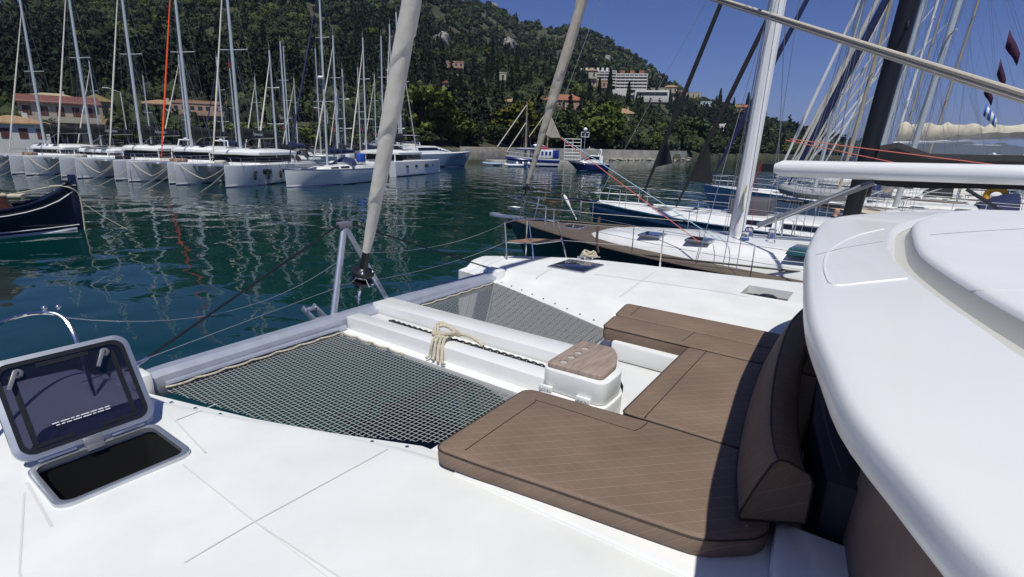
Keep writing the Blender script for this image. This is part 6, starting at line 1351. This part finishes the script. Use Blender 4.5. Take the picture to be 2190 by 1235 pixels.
# ---------------------------------------------------------------- tour boat
def tour_boat():
    pb = at(1080, 356, 0)[:2]; pb = azdir(1082)*98; ps = azdir(1192)*101; d = pb-ps; L = float(np.hypot(*d)); o_, rz = place_bow(tuple(pb), H_(*(d/L)), L)
    o = empty('tour_boat', 'wooden two-masted tour boat with blue and white striped hull at the dock', 'tour boat', o_, rz); bl_ = pm('royal_blue_paint', (.012, .03, .22), .3, coat=.4)
    rings, sheer = hull_mesh(L, 3.8, 1.35, rise=.45, rake=.6, stern=.85, full_=2.4, draft=.4)
    m = MB(); ids = [1, 1, 0, 1, 0, 0, 0, 0]; m.loft(rings, False, mids=ids+[0]+ids[::-1]); m.mi = 1; m.f.append(list(range(len(rings[0])))); m.m.append(1); m.build('hull', [bl_, whitep], o, smooth=45)
    s_ = MB()
    for s in (-1, 1): s_.tube([(s*(w*.97+.04), y, z*.72) for w, y, z in sheer], .13, 6)
    s_.build('blue_stripe', bl_, o); deck_obj(o, sheer, teak)
    cb_ = MB().box((0, -L*.22, 2.25), (3.1, L*.42, 1.5)).build('deckhouse', whitep, o, bevel=.08)
    for s in (-1, 1):
        for k in range(5): MB().box((s*1.56, -L*.38+k*L*.075, 2.35), (.06, L*.045, .65)).build('window', bl_, cb_)
    MB().box((0, L*.1, 3.1), (3.2, L*.36, .12)).build('awning', pm('white_canvas', (.7, .7, .66), .8), o, bevel=.04); MB().box((0, L*.1, 2.93), (3.22, L*.36, .2)).build('awning_valance', bl_, o)
    MB().box((0, -L*.42, 2.2), (3.4, L*.12, 1.5)).build('stern_house', bl_, o, bevel=.06)
    for k in range(3):
        for j in range(2): MB().box((-1.1+1.1*k, -L*.482, 1.9+.65*j), (.7, .08, .42)).build('window', whitep, o)
    MB().ball((0, -L*.22, 3.15), .55, 8, (1, 2.2, .7)).build('red_canopy', pm('crimson_cloth', (.35, .02, .05), .8), o)
    wd = pm('mast_wood', (.33, .24, .17), .8, var=.2)
    MB().tube([(0, L*.12, 1.3), (0, L*.12, 11.2)], [.16, .09], 8).build('mast', wd, o); MB().tube([(0, -L*.30, 1.3), (0, -L*.30, 9.0)], [.13, .08], 8).build('mast', wd, o)
    MB().tube([(0, L*.42, 1.9), (0, L*.68, 3.4)], .10, 6).build('bowsprit', wd, o)
    MB().tube([(0, L*.66, 3.3), (0, L*.13, 10.6)], .10, 6).tube([(0, L*.48, 2.5), (0, L*.13, 7.6)], .09, 6).build('furled_sail', creamcloth, o)
    MB().tube([(0, L*.06, 5.2), (0, -L*.27, 9.6)], .09, 6).build('gaff', pm('pale_spar', (.55, .48, .34), .7), o)
    r_ = MB()
    for s in (-1, 1):
        for q in (.05, .12, .19): r_.tube([(s*1.6, L*q, 2.1), (0, L*.12, 9.5)], .015, 3)
    r_.build('rigging', wirem, o); r_ = MB()
    for s in (-1, 1):
        P = [(s*(w*.95), y, z+.6) for w, y, z in sheer[9:]]; r_.tube(P, .03, 4)
        for p in P: r_.tube([p, (p[0], p[1], p[2]-.6)], .02, 4)
    r_.build('bulwark_rail', whitep, o)
    for k in range(4): MB().ball((-1.9, L*.0+1.1*k, .5), .28, 8, (1, 1, 1.2)).build('fender', whitep, o)
    return o
tour_boat()
def speedboat():
    pb = azdir(1300)*90; ps = azdir(1217)*88; d = ps-pb; L = float(np.hypot(*d))*1.02
    return motor_yacht('speedboat', 'small white and dark blue sports cruiser at the end of the dock', tuple(azdir(1216)*88), H_(*((azdir(1216)*88-azdir(1298)*89)/L)), L, 2.8, 1.15, hullc=pm('deep_blue_paint', (.008, .015, .10), .2, coat=.6), group=None, arch=True)
speedboat()
dinghy('rowing_boat', 'small pale blue skiff alongside the low dock, left of the tour boat', (*(azdir(1053)*97), .1), 1.2, 3.6, pm('skiff_blue', (.35, .45, .6), .5)); dinghy('rowing_boat', 'small white tender in front of the striped tour boat bow', (*(azdir(1098)*94), .05), 1.3, 3.6, whitep)
# white frame tower with ladder, sign and car on the wall
def gantry():
    d = azdir(1225)*101; o = empty('ladder_frame', 'white steel ladder frame standing on the dock right of the tour boat', 'ladder', (d[0], d[1], .9), -math.atan2(d[0], d[1])); m = MB()
    for x in (-1.5, 0, 1.5): m.tube([(x, 0, 0), (x, 0, 4.2)], .06, 5)
    for z in np.arange(.5, 4.3, .6): m.tube([(-1.5, 0, z), (1.5, 0, z)], .045, 5)
    m.build('frame', whitep, o)
    d = azdir(1250)*104; o = empty('harbour_sign', 'small white framed sign on a post above the sports cruiser', 'sign', (d[0], d[1], .9), -math.atan2(d[0], d[1])); MB().tube([(0, 0, 0), (0, 0, 4.6)], .08, 6).build('post', alu, o)
    MB().box((0, 0, 5.0), (1.5, .1, .9)).build('panel', darkw, o); MB().box((0, -.07, 5.42), (1.5, .05, .1)).box((0, -.07, 4.58), (1.5, .05, .1)).box((-.72, -.07, 5), (.1, .05, .8)).box((.72, -.07, 5), (.1, .05, .8)).box((0, -.07, 5), (.1, .05, .8)).build('sign_frame', whitep, o); MB().ball((0, 0, 5.9), .4, 8).build('lamp_ball', whitep, o)
gantry()
def car(px, D, lab, c):
    d = azdir(px)*D; z = ground(px, D); o = empty('parked_car', lab, 'car', (d[0], d[1], z+.0), -math.atan2(d[0], d[1])+.1, 'cars parked behind the harbour wall')
    b_ = MB(); rg = []
    for x, h0, h1, w in ((-2.1, .35, .7, .75), (-1.9, .25, .85, .85), (-1.2, .22, .92, .88), (-.7, .22, .95, .88), (.9, .22, .95, .88), (1.6, .22, .85, .86), (2.05, .3, .7, .75)): rg.append([(x, -w, h0), (x, -w, h1*.8), (x, -w*.85, h1), (x, w*.85, h1), (x, w, h1*.8), (x, w, h0)])
    b_.loft(rg, True, True); b_.build('body', c, o, smooth=45)
    MB().prism([(-1.5, -.72), (1.1, -.72), (1.1, .72), (-1.5, .72)], .9, 1.42, [(-1.1, -.6), (.55, -.6), (.55, .6), (-1.1, .6)]).build('cabin', glass, o, bevel=.05)
    for x in (-1.3, 1.3):
        for s in (-1, 1): MB().tube([(x, s*.72, .32), (x, s*.9, .32)], .32, 14).build('wheel', black, o)
    return o
car(1264, 158, 'white parked car just above the harbour wall, right of the white sign', whitep); car(1150, 150, 'silver parked car behind the tour boat masts', alu)

# ---------------------------------------------------------------- trees one can tell apart on the shore
def crown_mesh(seed, rx, rz, kind='round', n=2600):
    g = np.random.default_rng(seed); cl = []
    if kind == 'cypress':
        z = g.random(n)**.9; a = g.random(n)*6.283; rad = rx*np.sin(np.clip(z*3.0+.12, 0, 3.14))**.6*(1-.45*z)*(.55+.5*g.random(n)); P = np.c_[rad*np.cos(a), rad*np.sin(a), z*rz*2]; sz = .20
    else:
        k = 26 if kind == 'round' else 30
        d = g.normal(size=(k, 3)); d /= np.linalg.norm(d, axis=1)[:, None]; c = d*g.uniform(.35, .85, (k, 1))*[rx, rx, rz]; c[:, 2] += rz
        if kind == 'willow': c[:, 2] = c[:, 2]*.9+rz*.15
        cr_ = g.uniform(.22, .42, k)*rx; idx = g.integers(0, k, n); d2 = g.normal(size=(n, 3)); d2 /= np.linalg.norm(d2, axis=1)[:, None]; d2[:, 2] *= .75
        P = c[idx]+d2*(cr_[idx]*g.uniform(.7, 1.08, n))[:, None]; sz = .27
    base = np.array([.036, .052, .020]); V = quads(P, sz, g); cl_ = vnoise(P[:, 0]*.9+seed, P[:, 2]*.9+P[:, 1], 3); T = np.repeat(base*(.7+.6*g.random((n, 1)))*(.75+.5*cl_[:, None]), 4, 0)
    return V, T
PROTO = {}
def tree(kind, variant, mat, p, h, lab, group, wf=1.0, name='shore_tree', catg='tree'):
    key = (kind, variant, mat.name)
    if key not in PROTO:
        rx, rz = {'round': (3.6, 3.0), 'willow': (3.0, 4.2), 'cypress': (1.15, 5.0)}[kind]
        V, T = crown_mesh(variant*7+len(kind), rx, rz, kind, 2600 if kind != 'cypress' else 1300); top = V[:, 2].max()
        V[:, 2] += top*.12; sc_ = 10./V[:, 2].max(); V = V*sc_
        c = np_mesh('crown', V, np.arange(len(V)).reshape(-1, 4), mat, T); m = MB(); g = random.Random(variant)
        m.tube([(0, 0, -.8), (.15, .05, 2.0), (.05, .1, 5.0), (0, 0, 7.5)], [.34, .26, .16, .04], 7)
        if kind != 'cypress':
            for q in range(6):
                a = q*1.05+g.random(); z = 2+q*.6; m.tube([(.1, .05, z), (1.2*math.cos(a), 1.2*math.sin(a), z+1.4), (2.3*math.cos(a), 2.3*math.sin(a), z+2.3)], [.13, .08, .03], 5)
        t = m.build('trunk', barkm); PROTO[key] = (c.data, t.data); bpy.data.objects.remove(c); bpy.data.objects.remove(t)
    cd, td = PROTO[key]; o = empty(name, lab, catg, tuple(p), random.uniform(0, 6.28), group); s = h/10; o.scale = (s*wf, s*wf, s)
    for nm, dd in (('crown', cd), ('trunk', td)): q = bpy.data.objects.new(nm, dd); col.objects.link(q); q.parent = o
    CLEAR.append((p[0], p[1], 2.0))
def tree_px(kind, v, mat, px, pbase, ptop, lab, group, wf=1., D=None, name='shore_tree'):
    r0 = tpar(px)[0]
    if D is None: p, D = hit(px, pbase); D = max(D, r0+3)
    d = azdir(px)*D; z = ground(px, D); ray_ = ray(px, ptop); h = CAMZ+D*ray_[2]/math.hypot(ray_[0], ray_[1])-z
    tree(kind, v, mat, (d[0], d[1], z), max(2.5, h), lab, group, wf, name)
T_ = [('willow', 1, olivem, 905, 330, 180, 'tall feathery olive-green tree right behind the thick furled sail', 1.25, 122), ('willow', 2, olivem, 945, 330, 195, 'tall feathery olive-green tree, middle of the group over the motor yacht', 1.1, 124), ('willow', 3, olivem, 985, 330, 235, 'feathery olive-green tree at the right end of the group over the motor yacht', 1.2, 124),
      ('round', 2, leafm, 1010, 325, 255, 'dark rounded tree right of the feathery olive-green group', 1.0, 128), ('round', 1, ochrem, 1095, 315, 215, 'wide ochre-coloured tree behind the tour boat main mast', 1.35, 150), ('round', 3, ochrem, 1135, 318, 240, 'smaller ochre tree right of the tour boat mast', 1.0, 152),
      ('round', 4, leafm, 1060, 322, 265, 'dark green bush-like tree left of the tour boat mast', 1.25, 142), ('round', 2, leafm, 1215, 322, 235, 'dark green tree under the orange-roofed villa', 1.2, 160), ('round', 1, olivem, 1262, 322, 225, 'tall olive-green tree above the sports cruiser', 1.15, 164), ('round', 3, brightm, 1295, 322, 215, 'fresh green round tree right of the tall olive-green one', 1.0, 172),
      ('round', 4, leafm, 1180, 322, 262, 'dark tree behind the far furled sail, left of the villa', 1.2, 156), ('willow', 4, brightm, 1302, 318, 268, 'small bright green palm-like tree on the harbour wall', .8, 166), ('round', 1, leafm, 1345, 316, 272, 'round tree right of the tan-roofed bungalow', 1.1, 182), ('round', 2, olivem, 1400, 318, 282, 'low olive tree over the harbour wall, left of the first black sail', 1.1, 188),
      ('round', 3, leafm, 1435, 318, 262, 'dark tree right behind the first black furled sail', 1.2, 205), ('round', 4, leafm, 1480, 312, 250, 'dark tree between the two black furled sails', 1.3, 240), ('round', 1, brightm, 1590, 320, 270, 'light green tree left of the white mast', 1.3, 300), ('round', 2, olivem, 1555, 320, 290, 'olive tree on the shore below the white house', 1.3, 290),
      ('round', 1, leafm, 860, 330, 245, 'dark green tree left of the thick furled sail', 1.3, 126), ('round', 3, leafm, 800, 330, 235, 'dark green tree behind the black-canopied motor yacht', 1.4, 128), ('round', 2, leafm, 740, 330, 240, 'dark green tree behind the sloop mast', 1.4, 130), ('round', 4, leafm, 680, 330, 262, 'dark tree behind the navy headsail', 1.3, 130),
      ('round', 1, leafm, 610, 330, 255, 'dark round tree right of the terraced building', 1.3, 132), ('round', 2, leafm, 555, 328, 262, 'low dark tree at the right end of the terraced building', 1.2, 132), ('round', 3, leafm, 300, 312, 235, 'dark green tree between the yellow house and the orange sail', 1.4, 142), ('round', 1, olivem, 268, 312, 250, 'olive-green tree beside the yellow gabled house', 1.0, 144), ('round', 4, leafm, 375, 320, 280, 'dark shrub-like tree under the white villa', 1.3, 140),
      ('round', 2, brightm, 815, 100, 60, 'bright yellow-green tree high on the dark slope', 1.3, None), ('round', 3, brightm, 790, 106, 72, 'smaller bright yellow-green tree high on the slope, left of the other', 1.1, None), ('round', 1, brightm, 985, 112, 92, 'yellow-green tree beside the pale rock face', 1.5, None), ('round', 4, ochrem, 1045, 118, 102, 'yellowish tree left of the large rock face', 1.4, None)]
for (k, v, m_, px, pb_, pt, lab, wf, D) in T_: tree_px(k, v, m_, px, pb_, pt, lab, 'trees one by one along the shore', wf, D)
rb = random.Random(8)
for i, px in enumerate((18, 95, 232, 262, 295, 325, 362, 392, 425, 470, 515, 545, 585, 625, 655, 700, 725, 765, 830, 885)):
    D = tpar(px)[0]+rb.uniform(3, 7); d = azdir(px)*D; tree('round', i % 4+1, (leafm, leafm, olivem)[i % 3], (d[0], d[1], ground(px, D)-.6), rb.uniform(3.2, 5.2), 'low green bush at the edge of the quay behind the left-hand boats', 'bushes along the left quay', 1.9, 'bush', 'bush')
rc = random.Random(3)
cyp = [(905+rc.uniform(-20, 230), 190+rc.uniform(-30, 60)) for _ in range(34)]+[(1240+rc.uniform(0, 200), 218+rc.uniform(-6, 26)) for _ in range(14)]+[(560+rc.uniform(0, 330), 200+rc.uniform(-90, 60)) for _ in range(30)]+[(1520+rc.uniform(0, 90), 232+rc.uniform(0, 20)) for _ in range(8)]
for i, (px, py) in enumerate(cyp):
    p, D = hit(px, py)
    if any((p[0]-c[0])**2+(p[1]-c[1])**2 < (c[2]*.8)**2 for c in CLEAR if c[2] > 4): continue
    tree('cypress', i % 3, darkm, p, rc.uniform(10, 17)*min(1.3, max(.8, D/300)), 'dark narrow cypress standing on the wooded slope above the harbour', 'cypresses on the slope', 1.0, 'cypress')
# ---------------------------------------------------------------- sea air: far things fade to blue
def haze():
    m = bpy.data.materials.new('sea_haze'); m.use_nodes = True; n = m.node_tree.nodes; l = m.node_tree.links
    n.remove(n['Principled BSDF']); v = n.new('ShaderNodeVolumePrincipled'); v.inputs['Color'].default_value = (.55, .68, 1, 1); v.inputs['Density'].default_value = .00008; v.inputs['Anisotropy'].default_value = .1
    l.new(v.outputs[0], n['Material Output'].inputs['Volume'])
    o = MB().box((13500, 13500, 199.5), (34000, 34000, 403)).build('haze', m, smooth=0); tag(o, kind='stuff')
haze()
wood()
